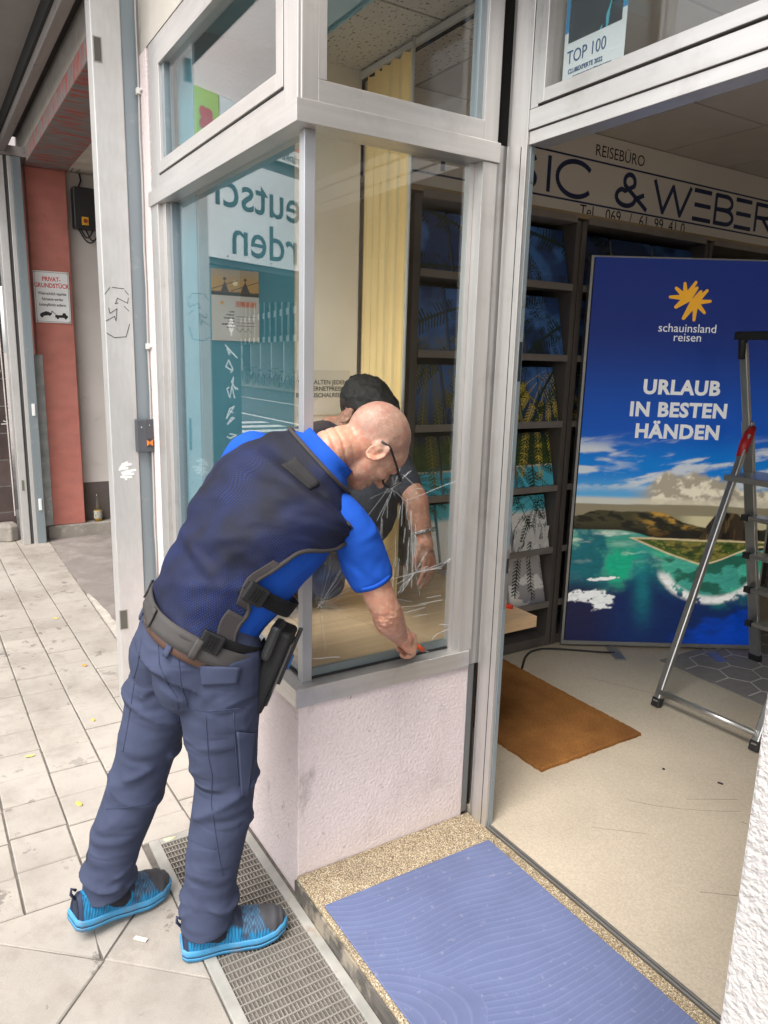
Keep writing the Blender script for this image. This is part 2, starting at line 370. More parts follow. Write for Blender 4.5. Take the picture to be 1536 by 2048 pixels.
# interior shell
MB().box(-1.42, -1.032, .07, .775, .66, 2.83).build("side_wall_inside", CREAM, shop)
MB().box(-1.23, -1.031, .062, .0695, .70, 2.822).build("teal_lining", TEAL, shop)
MB().box(-1.031, -1.026, .07, .468, .70, 2.822).build("teal_lining", TEAL, shop)
MB().box(-1.4, -.032, .075, .485, 2.820, 2.86).build("teal_soffit", TEAL, shop)
MB().box(-1.42, -1.34, .775, 6.0, -.02, 2.83).build("shelf_wall", CREAM, shop)
MB().box(-1.42, 6, 6.0, 6.1, -.02, 2.9).build("back_wall", CREAM, shop)
MB().box(6, 6.1, 0, 6.1, -.02, 2.9).build("end_wall", CREAM, shop)
CEILB = M("ceiling_grid", (.52, .49, .45), .8)
ceil = MB().box(-1.42, 6.1, .485, 6.1, 2.845, 2.95).build("ceiling", CEILB, shop)
MB().box(-1.5, 6.2, .0, 6.2, 5.9, 6.0).build("roof", PLAS, shop)
CT = bpy.data.materials.new("ceiling_tile"); CT.use_nodes = True
n = CT.node_tree.nodes; l = CT.node_tree.links; b = n["Principled BSDF"]; b.inputs["Roughness"].default_value = .95
tc = n.new("ShaderNodeTexCoord"); v = n.new("ShaderNodeTexNoise"); v.inputs["Scale"].default_value = 90; v.inputs["Detail"].default_value = 2.5
mp = n.new("ShaderNodeMapping"); mp.inputs["Scale"].default_value = (.55, 1.0, 1); l.new(tc.outputs["Object"], mp.inputs[0])
l.new(mp.outputs[0], v.inputs["Vector"]); cr = n.new("ShaderNodeValToRGB")
cr.color_ramp.elements[0].position = .34; cr.color_ramp.elements[0].color = (.13, .11, .09, 1); cr.color_ramp.elements[1].position = .40; cr.color_ramp.elements[1].color = (.62, .585, .53, 1)
l.new(v.outputs["Fac"], cr.inputs[0]); l.new(cr.outputs[0], b.inputs["Base Color"])
CTP = M("plain_ceiling_tile", (.60, .56, .51), .9, var=.04)
tm = {}
for far in (0, 1):
    tm[far] = MB().box(.006, .57, .006, .545, 0, .02).mesh("ceiling_tile"); tm[far].materials.append((CT, CTP)[far])
for j in range(9):
    for i in range(8):
        x = -1.038 + i * .577; y = .49 + j * .552 + (0.0)
        o = link("ceiling_tile", tm[0 if j < 1 or y < 1.0 else 1], None, ceil); o.location = (x, y, 2.828)
LINO = M("linoleum", (.50, .43, .335), .42, 0, .09, 3, fine=.13, fscale=140, stretch=(1, 1, 1), bump=.04, bscale=60, rvar=.08)
dirty(LINO, (.26, .22, .175), 70, .63, .75, .5, stretch=(1, .35, 1)); dirty(LINO, (.33, .28, .22), 3, .55, .8, .4)
fl = MB().box(-1.42, 6, .70, 6, .02, .076).build("shop_floor", LINO); tag(fl, kind="structure")
# a few long scratches in the lino are drawn as thin grooves
GROOVE = M("scratch", (.34, .29, .23), .6)
sc = [[(.25 + .02 * i, 1.25 + .012 * i + .0009 * i * i) for i in range(14)], [(.46, 1.62), (.36, 1.45)], [(.55, 1.5), (.75, 1.6), (.86, 1.72)], [(.7, 1.05), (.9, 1.3)], [(-.6, 1.95), (-.1, 2.2)], [(.3, 1.0), (.42, 1.14)]]
strokes("floor_scratch", sc, .002, (0, 0, .0762), EX, EY, GROOVE, fl, th=.0006)

# ------------------------------------------------------------------ display window (bay)
bay = empty("display_window", (0, 0, .65), "aluminium framed corner display window with a cracked side pane", "shop window")
MB().prism([(.010, -.010), (.010, .645), (-.075, .645), (-.075, .075)], .648, .706).build("sill", ALUH, bay, bevel=.002)
MB().prism([(.010, -.010), (-.075, .075), (-1.40, .075), (-1.40, -.010)], .648, .706).build("sill", ALUH, bay, bevel=.002)
MB().prism([(.014, -.014), (.014, .658), (-.075, .658), (-.075, .075)], 2.262, 2.318).build("mullion", ALUH, bay, bevel=.0015)
MB().prism([(.014, -.014), (-.075, .075), (-1.405, .075), (-1.405, -.014)], 2.262, 2.318).build("mullion", ALUH, bay, bevel=.0015)
box("corner_post", (-.062, -.030, .030, .062, .706, 2.262), M("grey_post", (.50, .51, .53), .4, .55, .05), bay)
box("jamb", (-1.40, -1.30, -.006, .07, .706, 2.262), ALU, bay); box("glazing_bead", (-1.30, -1.255, .012, .06, .706, 2.262), ALU, bay); box("glazing_bead", (-1.255, -1.225, .028, .060, .706, 2.262), BLUEG, bay)
box("jamb", (-.07, .006, .60, .655, .706, 2.262), ALU, bay); box("glazing_bead", (-.062, -.034, .585, .60, .706, 2.262), ALU, bay, .001)
box("bottom_bead", (-.060, -.046, .064, .584, .7065, .738), BLUEG, bay); box("bottom_bead", (-1.224, -.064, .050, .062, .7065, .724), BLUEG, bay)
box("seal", (-.044, -.040, .064, .584, .7065, .714), BLACK, bay, 0); box("seal", (-1.224, -.064, .040, .044, .7065, .714), BLACK, bay, 0)
gl = MB().box(-1.226, -.063, .045, .0475, .708, 2.261).build("street_pane", GLASS, bay)
gr = MB().box(-.0445, -.042, .063, .600, .708, 2.261).build("side_pane", GLASS, bay); tag(gr, "cracked side pane with star-shaped fractures")
# upper lights: outer frame, dark rebate, sash
def upper(pl, a0, a1, flip):
    # pl: function mapping (a, depth outwards, z) ; a along face
    def bx(name, a_0, a_1, d0, d1, z0, z1, mat):
        m = MB(); c = [pl(a, d) for a in (a_0, a_1) for d in (d0, d1)]
        xs = [p[0] for p in c]; ys = [p[1] for p in c]; m.box(min(xs), max(xs), min(ys), max(ys), z0, z1); m.build(name, mat, bay, bevel=.0012)
    return bx
left = upper(lambda a, d: (a, -d), 0, 0, 0)
left("corner_stile", -.085, .0, -.06, .004, 2.319, 2.99, ALU)
left("outer_frame", -1.385, -1.282, -.06, .0, 2.319, 2.86, ALU); left("outer_frame", -1.282, -.085, -.06, .0, 2.319, 2.364, ALUH); left("outer_frame", -1.282, -.085, -.06, .0, 2.80, 2.86, ALUH)
left("rebate", -1.2815, -.0855, -.05, -.012, 2.3645, 2.7995, BLACK) if False else None
left("sash", -1.278, -1.232, -.05, .006, 2.369, 2.796, ALU); left("sash", -.132, -.089, -.05, .006, 2.369, 2.796, ALU)
left("sash", -1.232, -.132, -.05, .006, 2.369, 2.412, ALUH); left("sash", -1.232, -.132, -.05, .006, 2.752, 2.796, ALUH)
left("rebate", -1.284, -.083, -.058, -.045, 2.362, 2.372, BLACK)
MB().box(-1.232, -.132, .018, .022, 2.412, 2.752).build("upper_pane", GLASS, bay)
left("bead", -1.232, -1.20, -.03, -.006, 2.412, 2.752, BLUEG)
right = upper(lambda a, d: (d, a), 0, 0, 0)
right("corner_stile", .005, .052, -.06, .0035, 2.319, 2.99, ALU); right("sash", .053, .078, -.05, .001, 2.375, 2.99, ALU)
right("sash", .053, .600, -.05, .002, 2.321, 2.374, ALUH); right("sash", .600, .655, -.05, .002, 2.321, 2.99, ALU); right("bead", .580, .600, -.045, -.012, 2.375, 2.99, BLUEG)
MB().box(-.026, -.022, .078, .600, 2.375, 2.99).build("upper_pane", GLASS, bay)
box("jamb_filler", (-.05, -.004, .656, .712, .646, 2.318), ALU, bay, .001); box("shadow_gap", (-.09, -.03, .656, .73, 2.32, 2.99), BLACK, bay, 0); box("shadow_gap", (-.05, -.0285, .656, .712, .07, .645), BLACK, bay, 0)
LEAD = M("lead_flashing", (.23, .235, .235), .55, .5, .25, 12, stretch=(1, 1, .3)); box("flashing", (-.028, -.006, .656, .682, .07, .645), LEAD, bay, .002)
# cracks in the side pane (seen as bright fractures in the glass)
CR = M("fracture", (.78, .80, .80), .25, var=.02); n = CR.node_tree.nodes; l = CR.node_tree.links
trn = n.new("ShaderNodeBsdfTransparent"); mxs = n.new("ShaderNodeMixShader"); mxs.inputs[0].default_value = .42
l.new(trn.outputs[0], mxs.inputs[1]); l.new(n["Principled BSDF"].outputs[0], mxs.inputs[2]); l.new(mxs.outputs[0], n["Material Output"].inputs[0])
CR2 = CR.copy(); [q for q in CR2.node_tree.nodes if q.type == 'MIX_SHADER'][0].inputs[0].default_value = .26
def crack(pl, w): strokes("fracture", pl, w, (-.0418, 0, 0), EY, EZ, CR if w > .001 else CR2, gr, th=.0004)
rc = random.Random(11)
def jag(a, b, n=6, j=.006):
    out = []
    for i in range(n + 1):
        t = i / n; k = 0 if i in (0, n) else 1
        out.append((a[0] + (b[0] - a[0]) * t + rc.uniform(-j, j) * k, a[1] + (b[1] - a[1]) * t + rc.uniform(-j, j) * k))
    return out
main = [jag((.333, 1.29), (.225, 1.17), 3, .001), jag((.333, 1.29), (.396, 1.24), 4, .004), jag((.396, 1.24), (.513, 1.271), 3, .0015), jag((.513, 1.271), (.598, 1.292), 3, .001), jag((.396, 1.24), (.407, 1.161), 6, .006), jag((.407, 1.161), (.448, 1.096), 4, .002),
        jag((.338, .987), (.55, 1.006), 5, .002), jag((.55, 1.006), (.598, 1.036), 4, .003), jag((.40, .990), (.59, 1.020), 5, .003), jag((.38, 1.325), (.43, 1.285), 2, .001)]
crack(main, .0021)
thin = []
for c, k, r0, r1, a0, a1 in (((.093, .94), 26, .04, .34, -1.5, 1.5), ((.345, 1.285), 14, .03, .15, 0, 6.28), ((.44, 1.0), 12, .03, .15, 0, 6.28)):
    for i in range(k):
        t = rc.uniform(a0, a1); r = rc.uniform(r0, r1); e = (min(.597, max(.066, c[0] + math.cos(t) * r)), max(.745, c[1] + math.sin(t) * r * .8))
        thin.append(jag((c[0] + math.cos(t) * .006, c[1] + math.sin(t) * .006), e, 3, .0015))
for i in range(9):
    y0, z0 = rc.uniform(.30, .50), rc.uniform(.80, .96); t = rc.uniform(-.5, .1); L = rc.uniform(.05, .13); thin.append(jag((y0, z0), (min(.597, y0 + L), z0 + math.tan(t) * L), 3, .001))
for i in range(26):
    y0 = rc.uniform(.28, .44); z0 = rc.uniform(1.0, 1.25); thin.append([(y0, z0), (y0 + rc.uniform(-.006, .006), z0 - rc.uniform(.03, .14))])
crack(thin, .0007)
crack([[(.52, .752), (.545, .768), (.585, .776), (.598, .779)], [(.55, .80), (.598, .79)], [(.072, .772), (.10, .768), (.14, .764), (.165, .758)], [(.086, .934), (.098, .946)], [(.098, .934), (.088, .946)], [(.34, 1.28), (.352, 1.292)]], .0034)

# ------------------------------------------------------------------ entrance
ent = empty("entrance_frame", (.05, .7, .07), "aluminium doorway frame with a fanlight over the open entrance", "door frame")
def eb(name, b_, m=ALU, bv=.0015): return box(name, b_, m, ent, bv)
eb("post", (.004, .026, .690, .708, .05, 2.99)); eb("post", (.027, .104, .680, .706, .05, 2.99)); eb("rebate", (.1045, .109, .692, .709, .072, 2.297), BLUEG)
eb("rail", (.1055, 1.376, .681, .75, 2.337, 2.391), ALUH); eb("rail", (.1055, 1.376, .686, .75, 2.298, 2.334), ALUH)
eb("sash", (.140, .166, .676, .74, 2.397, 2.99), ALU); eb("sash", (.166, 1.376, .676, .74, 2.397, 2.432), ALUH); eb("rebate", (.106, 1.376, .70, .745, 2.388, 2.40), BLACK, 0); eb("rebate", (.106, .141, .70, .745, 2.40, 2.99), BLACK, 0)
eb("post", (.106, .137, .682, .699, 2.392, 2.99), ALU)
MB().box(.166, 1.376, .700, .704, 2.432, 2.99).build("fanlight_pane", GLASS, ent)
eb("seal", (.078, .081, .6795, .681, .05, 2.297), BLACK, 0); eb("seal", (.026, .028, .689, .70, .05, 2.99), BLACK, 0)
LOCK = M("lock_steel", (.35, .34, .33), .4, .8)
eb("strike_plate", (.1085, .1105, .694, .708, .88, 1.08), LOCK); eb("latch_hole", (.110, .111, .697, .706, 1.0, 1.05), BLACK, 0); eb("latch_hole", (.1085, .1096, .695, .706, 1.62, 1.74), BLACK, 0)
for z in (.25, .55, 1.35, 1.85, 2.2):
    m_ = MB(); m_.obox((.109, .700, z), EX, EY, EZ, .0012, .004, .004); m_.build("screw", LOCK, ent)
eb("threshold", (.104, 1.38, .6835, .690, .06, .0765), LOCK, .001); eb("threshold", (.104, 1.38, .6925, .699, .06, .0785), LOCK, .001)
# terrazzo step
TZ = bpy.data.materials.new("terrazzo"); TZ.use_nodes = True; n = TZ.node_tree.nodes; l = TZ.node_tree.links; b = n["Principled BSDF"]; b.inputs["Roughness"].default_value = .6
tc = n.new("ShaderNodeTexCoord"); vo = n.new("ShaderNodeTexVoronoi"); vo.inputs["Scale"].default_value = 270; l.new(tc.outputs["Object"], vo.inputs["Vector"])
sp = n.new("ShaderNodeSeparateColor"); l.new(vo.outputs["Color"], sp.inputs[0]); cr = n.new("ShaderNodeValToRGB"); l.new(sp.outputs[0], cr.inputs[0])
cr.color_ramp.interpolation = 'CONSTANT'; e = cr.color_ramp.elements; e[0].color = (.04, .035, .03, 1); e[1].position = .05; e[1].color = (.33, .25, .15, 1)
for p_, c_ in ((.3, (.45, .36, .23, 1)), (.55, (.58, .49, .34, 1)), (.78, (.30, .22, .13, 1)), (.88, (.66, .6, .48, 1))): k = e.new(p_); k.color = c_
ds = n.new("ShaderNodeMath"); ds.operation = 'GREATER_THAN'; ds.inputs[1].default_value = .55; l.new(vo.outputs["Distance"], ds.inputs[0])
mx = n.new("ShaderNodeMix"); mx.data_type = 'RGBA'; mx.inputs["B"].default_value = (.20, .155, .10, 1); l.new(ds.outputs[0], mx.inputs["Factor"]); l.new(cr.outputs[0], mx.inputs["A"]); l.new(mx.outputs["Result"], b.inputs["Base Color"])
dirty(TZ, (.10, .08, .06), 5, .55, .8, .6)
step = empty("terrazzo_step", (.6, .3, 0), "speckled ochre terrazzo doorstep in the shop entrance", "step")
MB().prism([(.001, -.003), (1.379, -.003), (1.379, .682), (.001, .682)], .018, .069).build("tread", TZ, step, bevel=.004)
DKS = M("step_edge", (.11, .10, .09), .7, .2, .5, 9, stretch=(1, 1, 3), bump=.3); dirty(DKS, (.36, .31, .24), 9, .5, .6, .9)
MB().box(.002, 1.379, -.010, -.0035, -.02, .060).build("nosing_strip", DKS, step, bevel=.001)
MB().box(.002, 1.379, -.003, .68, -.05, .0175).build("riser", DKS, step)
# blue mat
BM = bpy.data.materials.new("blue_mat_fibre"); BM.use_nodes = True; n = BM.node_tree.nodes; l = BM.node_tree.links; b = n["Principled BSDF"]; b.inputs["Roughness"].default_value = .95; b.inputs["Specular IOR Level"].default_value = .15
tc = n.new("ShaderNodeTexCoord")
def ring(cx, cy, sc_, ph=0):
    vs = n.new("ShaderNodeVectorMath"); vs.operation = 'SUBTRACT'; vs.inputs[1].default_value = (cx, cy, .075); l.new(tc.outputs["Object"], vs.inputs[0])
    wn = n.new("ShaderNodeTexNoise"); wn.inputs["Scale"].default_value = 2.2; wn.inputs["Detail"].default_value = 1.0; l.new(tc.outputs["Object"], wn.inputs["Vector"])
    ws = n.new("ShaderNodeVectorMath"); ws.operation = 'SCALE'; ws.inputs["Scale"].default_value = .16; l.new(wn.outputs["Color"], ws.inputs[0])
    wa_ = n.new("ShaderNodeVectorMath"); wa_.operation = 'ADD'; l.new(vs.outputs[0], wa_.inputs[0]); l.new(ws.outputs[0], wa_.inputs[1]); vs = wa_
    mpp = n.new("ShaderNodeMapping"); mpp.inputs["Scale"].default_value = (1, .55, 1); l.new(vs.outputs[0], mpp.inputs[0])
    ln = n.new("ShaderNodeVectorMath"); ln.operation = 'LENGTH'; l.new(mpp.outputs[0], ln.inputs[0])
    mu = n.new("ShaderNodeMath"); mu.operation = 'MULTIPLY'; mu.inputs[1].default_value = sc_; l.new(ln.outputs["Value"], mu.inputs[0])
    si = n.new("ShaderNodeMath"); si.operation = 'SINE'; l.new(mu.outputs[0], si.inputs[0]); return si.outputs[0], ln.outputs["Value"]
s1, d1 = ring(.72, -.10, 300); s2, d2 = ring(-.30, .75, 300)
gt = n.new("ShaderNodeMath"); gt.operation = 'GREATER_THAN'; gt.inputs[1].default_value = .235; l.new(d1, gt.inputs[0])
mx = n.new("ShaderNodeMix"); l.new(gt.outputs[0], mx.inputs["Factor"]); l.new(s1, mx.inputs["A"]); l.new(s2, mx.inputs["B"])
nz = n.new("ShaderNodeTexNoise"); nz.inputs["Scale"].default_value = 500; l.new(tc.outputs["Object"], nz.inputs["Vector"])
nz2 = n.new("ShaderNodeTexNoise"); nz2.inputs["Scale"].default_value = 6; nz2.inputs["Detail"].default_value = 6; l.new(tc.outputs["Object"], nz2.inputs["Vector"])
mr = n.new("ShaderNodeMapRange"); mr.inputs[1].default_value = .72; mr.inputs[2].default_value = 1.0; mr.inputs[4].default_value = .24; l.new(mx.outputs["Result"], mr.inputs[0])
cr = n.new("ShaderNodeValToRGB"); cr.color_ramp.elements[0].position = .3; cr.color_ramp.elements[0].color = (.112, .138, .255, 1); cr.color_ramp.elements[1].position = .7; cr.color_ramp.elements[1].color = (.146, .176, .312, 1)
ad = n.new("ShaderNodeMath"); ad.operation = 'ADD'; l.new(nz.outputs["Fac"], ad.inputs[0]); l.new(nz2.outputs["Fac"], ad.inputs[1]); hf = n.new("ShaderNodeMath"); hf.operation = 'MULTIPLY'; hf.inputs[1].default_value = .5; l.new(ad.outputs[0], hf.inputs[0]); l.new(hf.outputs[0], cr.inputs[0])
m2 = n.new("ShaderNodeMix"); m2.data_type = 'RGBA'; m2.inputs["B"].default_value = (.24, .265, .44, 1); l.new(mr.outputs[0], m2.inputs["Factor"]); l.new(cr.outputs[0], m2.inputs["A"]); l.new(m2.outputs["Result"], b.inputs["Base Color"]); dirty(BM, (.09, .10, .17), 2.5, .46, .72, .45); dirty(BM, (.30, .30, .38), 40, .60, .70, .5, seed=5)
bp = n.new("ShaderNodeBump"); bp.inputs["Strength"].default_value = .15; bp.inputs["Distance"].default_value = .0015; l.new(mx.outputs["Result"], bp.inputs["Height"]); l.new(bp.outputs[0], b.inputs["Normal"])
mm = MB().prism([(.165, .012), (1.25, .012), (1.25, .628), (.172, .640)], .0695, .0775).build("doormat", BM, bevel=.002); tag(mm, "faded blue ribbed doormat on the terrazzo step", "doormat")
# light-well grating
STEELG = M("grate_steel", (.33, .305, .27), .5, .35, .2, 15, bump=.2); dirty(STEELG, (.24, .15, .09), 8, .62, .75, .5)
CONCF = M("grate_frame", (.36, .35, .32), .75, .2, .2, 10, bump=.3); dirty(CONCF, (.25, .14, .07), 9, .6, .72, .6)
gt_ = empty("light_well_grate", (0, -.17, 0), "steel light-well grating set in the pavement below the bay", "grating")
MB().box(-.487, 1.36, -.338, -.304, -.03, .004).build("frame", CONCF, gt_, bevel=.002); MB().box(-.487, 1.36, -.042, -.0115, -.03, .004).build("frame", CONCF, gt_, bevel=.002)
MB().box(-.487, -.455, -.304, -.042, -.03, .004).build("frame", CONCF, gt_, bevel=.002); MB().box(1.33, 1.36, -.304, -.042, -.03, .004).build("frame", CONCF, gt_, bevel=.002)
sl = MB().box(-.455, 1.33, -.0014, .0014, -.028, .000).mesh("slat"); sl.materials.append(STEELG)
rd = MB().box(-.0022, .0022, -.304, -.042, -.020, .003).mesh("rod"); rd.materials.append(STEELG)
PI_ = Matrix.Translation((0, -.17, 0)).inverted()
for i in range(23): o = link("slat", sl, None, gt_); o.location = (0, -.297 + i * .0113, 0)
for i in range(60): o = link("rod", rd, None, gt_); o.location = (-.43 + i * .0292, 0, 0)
PIT = M("pit_dark", (.05, .047, .042), .95); MB().add([(-.455, -.304, -.4), (1.33, -.304, -.4), (1.33, -.042, -.4), (-.455, -.042, -.4), (-.455, -.304, -.03), (1.33, -.304, -.03), (1.33, -.042, -.03), (-.455, -.042, -.03)],
    [(0, 1, 2, 3), (0, 4, 5, 1), (1, 5, 6, 2), (2, 6, 7, 3), (3, 7, 4, 0)]).build("shaft", PIT, gt_)
# ================================================================== GATE AND PASSAGE ON THE LEFT
post = empty("gate_post", (-1.62, -.1, 0), "tall aluminium roller-gate post beside the display window", "gate post")
MB().box(-1.605, -1.516, -.186, -.068, .0, 5).build("column", ALUP, post, bevel=.004)
MB().box(-1.60, -1.524, -.0675, -.0045, .0, 5).build("guide_strip", BLUEG, post, bevel=.003)
def onpost(name, pls, w, mat): strokes(name, pls, w, (-1.5158, 0, 0), EY, EZ, mat, post, th=.0006)
onpost("graffiti", [[(-0.181, 1.913), (-0.159, 1.942)], [(-0.15, 1.943), (-0.101, 1.94)], [(-0.098, 1.933), (-0.084, 1.917)], [(-0.14, 1.876), (-0.13, 1.9), (-0.089, 1.881), (-0.085, 1.903)], [(-0.141, 1.876), (-0.128, 1.881)], [(-0.104, 1.868), (-0.084, 1.848)],
    [(-0.168, 1.857), (-0.164, 1.835), (-0.134, 1.856), (-0.14, 1.805), (-0.146, 1.824), (-0.182, 1.803)], [(-0.182, 1.754), (-0.15, 1.735), (-0.101, 1.741), (-0.084, 1.795)]], .0024, BLK)
onpost("paint_splash", [[(-.155, 1.160), (-.140, 1.185), (-.120, 1.192)], [(-.150, 1.172), (-.125, 1.180), (-.105, 1.184)], [(-.152, 1.165), (-.120, 1.166)], [(-.135, 1.150), (-.086, 1.157)], [(-.140, 1.140), (-.095, 1.140)], [(-.150, 1.128), (-.105, 1.126)], [(-.14, 1.135), (-.128, 1.116)], [(-.145, 1.146), (-.11, 1.150)]], .0105, WHITE)
for z0, z1, y0, y1 in ((2.809, 2.895, -.176, -.150), (.416, .504, -.183, -.153)):
    MB().box(-1.5165, -1.514, y0 - .004, y1 + .004, z0 - .004, z1 + .004).build("slot_frame", M("slot_rim", (.33, .31, .27), .6), post); MB().box(-1.515, -1.5132, y0, y1, z0, z1).build("slot", M("slot_dark", (.09, .085, .07), .7), post)
rdr = empty("key_reader", (-1.51, -.04, 1.24), "dark grey key switch with orange symbol on the gate post", "key switch")
RG = M("reader_grey", (.075, .08, .09), .45, .2)
MB().prism([(-1.522, -.082), (-1.492, -.078), (-1.486, -.040), (-1.492, .0), (-1.522, .004)], 1.238, 1.385).build("housing", RG, rdr, bevel=.004)
ORG = M("orange_ink", (.75, .22, .03), .5)
MB().box(-1.490, -1.4855, -.038, -.012, 1.262, 1.298).build("plate", M("reader_dark", (.03, .03, .035), .4), rdr); strokes("symbol", [[(-.036, 1.268), (-.036, 1.292)], [(-.014, 1.268), (-.014, 1.292)], [(-.036, 1.28), (-.014, 1.28)], [(-.030, 1.272), (-.030, 1.288)], [(-.020, 1.272), (-.020, 1.288)]], .004, (-1.4854, 0, 0), EY, EZ, ORG, rdr)
strokes("scratch", [[(-.06, 1.352), (-.05, 1.345), (-.054, 1.34)], [(-.034, 1.358), (-.028, 1.352), (-.022, 1.36)]], .003, (-1.4895, 0, 0), EY, EZ, WHITE, rdr)
cab = empty("facade_cable", (-1.5, -.01, .9), "grey cable clipped vertically beside the gate post", "cable")
MB().tube([(-1.502 + .002 * math.sin(i * 1.7), -.0115 + .0015 * math.sin(i * 2.3), .6 + i * .15) for i in range(30)], .0045, 8).build("sheath", M("cable_grey", (.40, .38, .36), .6), cab, smooth=True)
for z in (2.724, 1.702):
    m_ = MB().box(-1.512, -1.488, -.022, -.004, z - .012, z + .012); m_.box(-1.49, -1.462, -.012, -.004, z - .005, z + .005); m_.build("clip", M("clip_white", (.62, .60, .57), .5), cab, bevel=.002)
# passage
pas = empty("passage", (-3.5, 1, 0), "gateway passage into the yard with a red pillar and flaking beam", "gateway")
RED = M("red_render", (.46, .165, .13), .85, 0, .12, 5, bump=.5, bscale=45, bdist=.005, stretch=(1, 1, 2)); dirty(RED, (.46, .20, .16), 4, .5, .7, .5)
MB().box(-5.7, -5.20, .003, .315, .12, 3.142).build("red_pillar", RED, pas, bevel=.006)
CRW = M("passage_wall", (.62, .575, .54), .9, 0, .06, 3, bump=.2, bscale=40); dirty(CRW, (.33, .29, .26), 5, .6, .75, .5)
MB().box(-5.7, -5.30, .316, 6, .478, 3.16).build("passage_wall", CRW, pas); MB().box(-5.7, -5.298, .316, 6, .12, .4775).build("plinth_band", M("plinth_brown", (.11, .088, .08), .8), pas)
CKB = M("old_kerb", (.27, .245, .215), .9, 0, .2, 8, bump=.5, bscale=70); dirty(CKB, (.40, .36, .30), 14, .55, .66, .8); MB().prism([(-5.7, -.008), (-5.175, -.008), (-5.175, .6), (-5.16, 1.2), (-5.16, 6), (-5.7, 6)], -.02, .119).build("kerb", CKB, pas, bevel=.012)
MB().box(-1.70, -1.54, .01, 6, -.02, 3.16).build("passage_wall", CRW, pas)
BEAM = M("flaking_beam", (.235, .21, .205), .85, 0, .15, 6, bump=.4, bscale=60, stretch=(3, 1, 1)); dirty(BEAM, (.42, .085, .065), 7, .52, .56, .9, stretch=(3.2, .6, .6))
MB().box(-5.7, -1.715, .002, .33, 3.143, 3.26).build("beam", BEAM, pas, bevel=.006)
MB().box(-5.7, -1.6, .331, 6, 3.165, 3.3).build("soffit", M("passage_soffit", (.62, .58, .52), .9), pas)
MB().box(-5.7, -1.6, .004, .30, 3.2605, 3.9).build("fascia", PLAS, pas)
MB().box(-5.7, -1.5, 5.9, 6, 0, 3.3).build("yard_wall", CRW, pas)
strokes("wall_mark", [[(0, 0), (.03, .01), (.07, -.005), (.10, .012), (.16, .0)], [(.01, -.05), (.15, -.045)], [(.02, -.08), (.14, -.075)]], .012, (-5.15, .42, 3.1648), -EX, EY, M("pencil_grey", (.3, .27, .24), .9), pas)
# gate track, canopy and far post
trk = empty("gate_track", (-3.4, -.16, 3.3), "grey steel roller-gate track along the beam above the driveway", "gate track")
TRKM = M("track_metal", (.30, .275, .26), .5, .4, .12, 6, stretch=(.4, 3, 3)); dirty(TRKM, (.08, .07, .07), 9, .6, .7, .6)
MB().box(-5.6, -1.3, -.200, -.150, 3.195, 3.262).build("track", TRKM, trk, bevel=.004); MB().box(-5.6, -1.3, -.149, -.118, 3.25, 3.31).build("track", TRKM, trk, bevel=.003); MB().box(-5.6, -1.3, -.216, -.2005, 3.25, 3.344).build("black_edge", BLACK, trk)
MB().box(-5.6, -1.3, -.117, .003, 3.44, 3.47).build("bracket_plate", BLACK, trk)
can = MB().box(-9, -1.2, -.62, -.20, 3.345, 3.45).build("canopy", M("canopy_grey", (.30, .28, .27), .9, 0, .06, 4)); tag(can, "flat grey shutter canopy along the facade above the gate", "canopy")
fpst = empty("far_gate_post", (-5.15, -.1, 0), "weathered blue-grey gate post at the red pillar", "gate post")
MB().box(-5.25, -5.06, -.225, -.165, 0, 3.17).build("column", ALUP, fpst, bevel=.004); MB().box(-5.6, -5.05, -.30, .002, 3.172, 3.245).build("head_plate", TRKM, fpst); MB().box(-5.25, -5.08, -.164, -.14, 0, 3.17).build("groove", M("groove_dark", (.10, .10, .10), .6), fpst); MB().box(-5.25, -5.06, -.139, -.108, 0, 3.17).build("column", ALUP, fpst, bevel=.003)
MB().box(-5.25, -5.055, -.107, -.040, 0, 3.17).build("guide", BLUEG, fpst, bevel=.003); MB().box(-5.20, -5.192, -.037, .045, .125, 1.63).build("repair_plate", GALV, fpst, bevel=.002)
for z in (.30, 1.12): MB().box(-5.056, -5.046, -.085, -.06, z, z + .10).build("magnet_contact", WHITE, fpst, bevel=.002)
MB().box(-5.062, -5.056, -.205, -.185, .48, .57).build("slot", M("slot_green", (.15, .16, .12), .6), fpst)
# tiled pillar at the picture edge
TILE = M("brown_tile", (.075, .052, .048), .25, 0, .2, 6, coat=.3, rnd=.25)
tp = empty("tiled_pillar", (-5.5, -.5, 0), "pillar clad in dark brown tiles with white graffiti scrawls", "pillar")
MB().box(-5.9, -5.405, -1.2, -.235, .0, 3.3).build("core", M("tile_grout", (.55, .52, .48), .9), tp)
for i in range(14):
    for j in range(5): MB().box(-5.4045, -5.394, -.236 - .194 * (j + 1) + .006, -.236 - .194 * j, .004 + i * .236, .232 + i * .236).build("tile", TILE, tp, bevel=.002)
rg = random.Random(5); gl_ = []
for z in (2.15, 1.98, 1.86, 1.72, 1.5, 1.38, 1.05, .95):
    y = -.27 - rg.random() * .12; gl_.append([(y + rg.uniform(-.03, .03), z + rg.uniform(-.04, .04)) for _ in range(5)])
strokes("graffiti", gl_, .006, (-5.3938, 0, 0), EY, EZ, WHITE, tp)
MB().tube([(-5.385, -.27, 3.2), (-5.385, -.262, 2), (-5.385, -.25, 1.0), (-5.385, -.245, .2)], .006, 6).build("conduit", M("conduit_white", (.6, .57, .52), .6), tp)
MB().box(-5.39, -5.36, -.36, -.30, 1.42, 1.52).build("doorbell", WHITE, tp, bevel=.006)
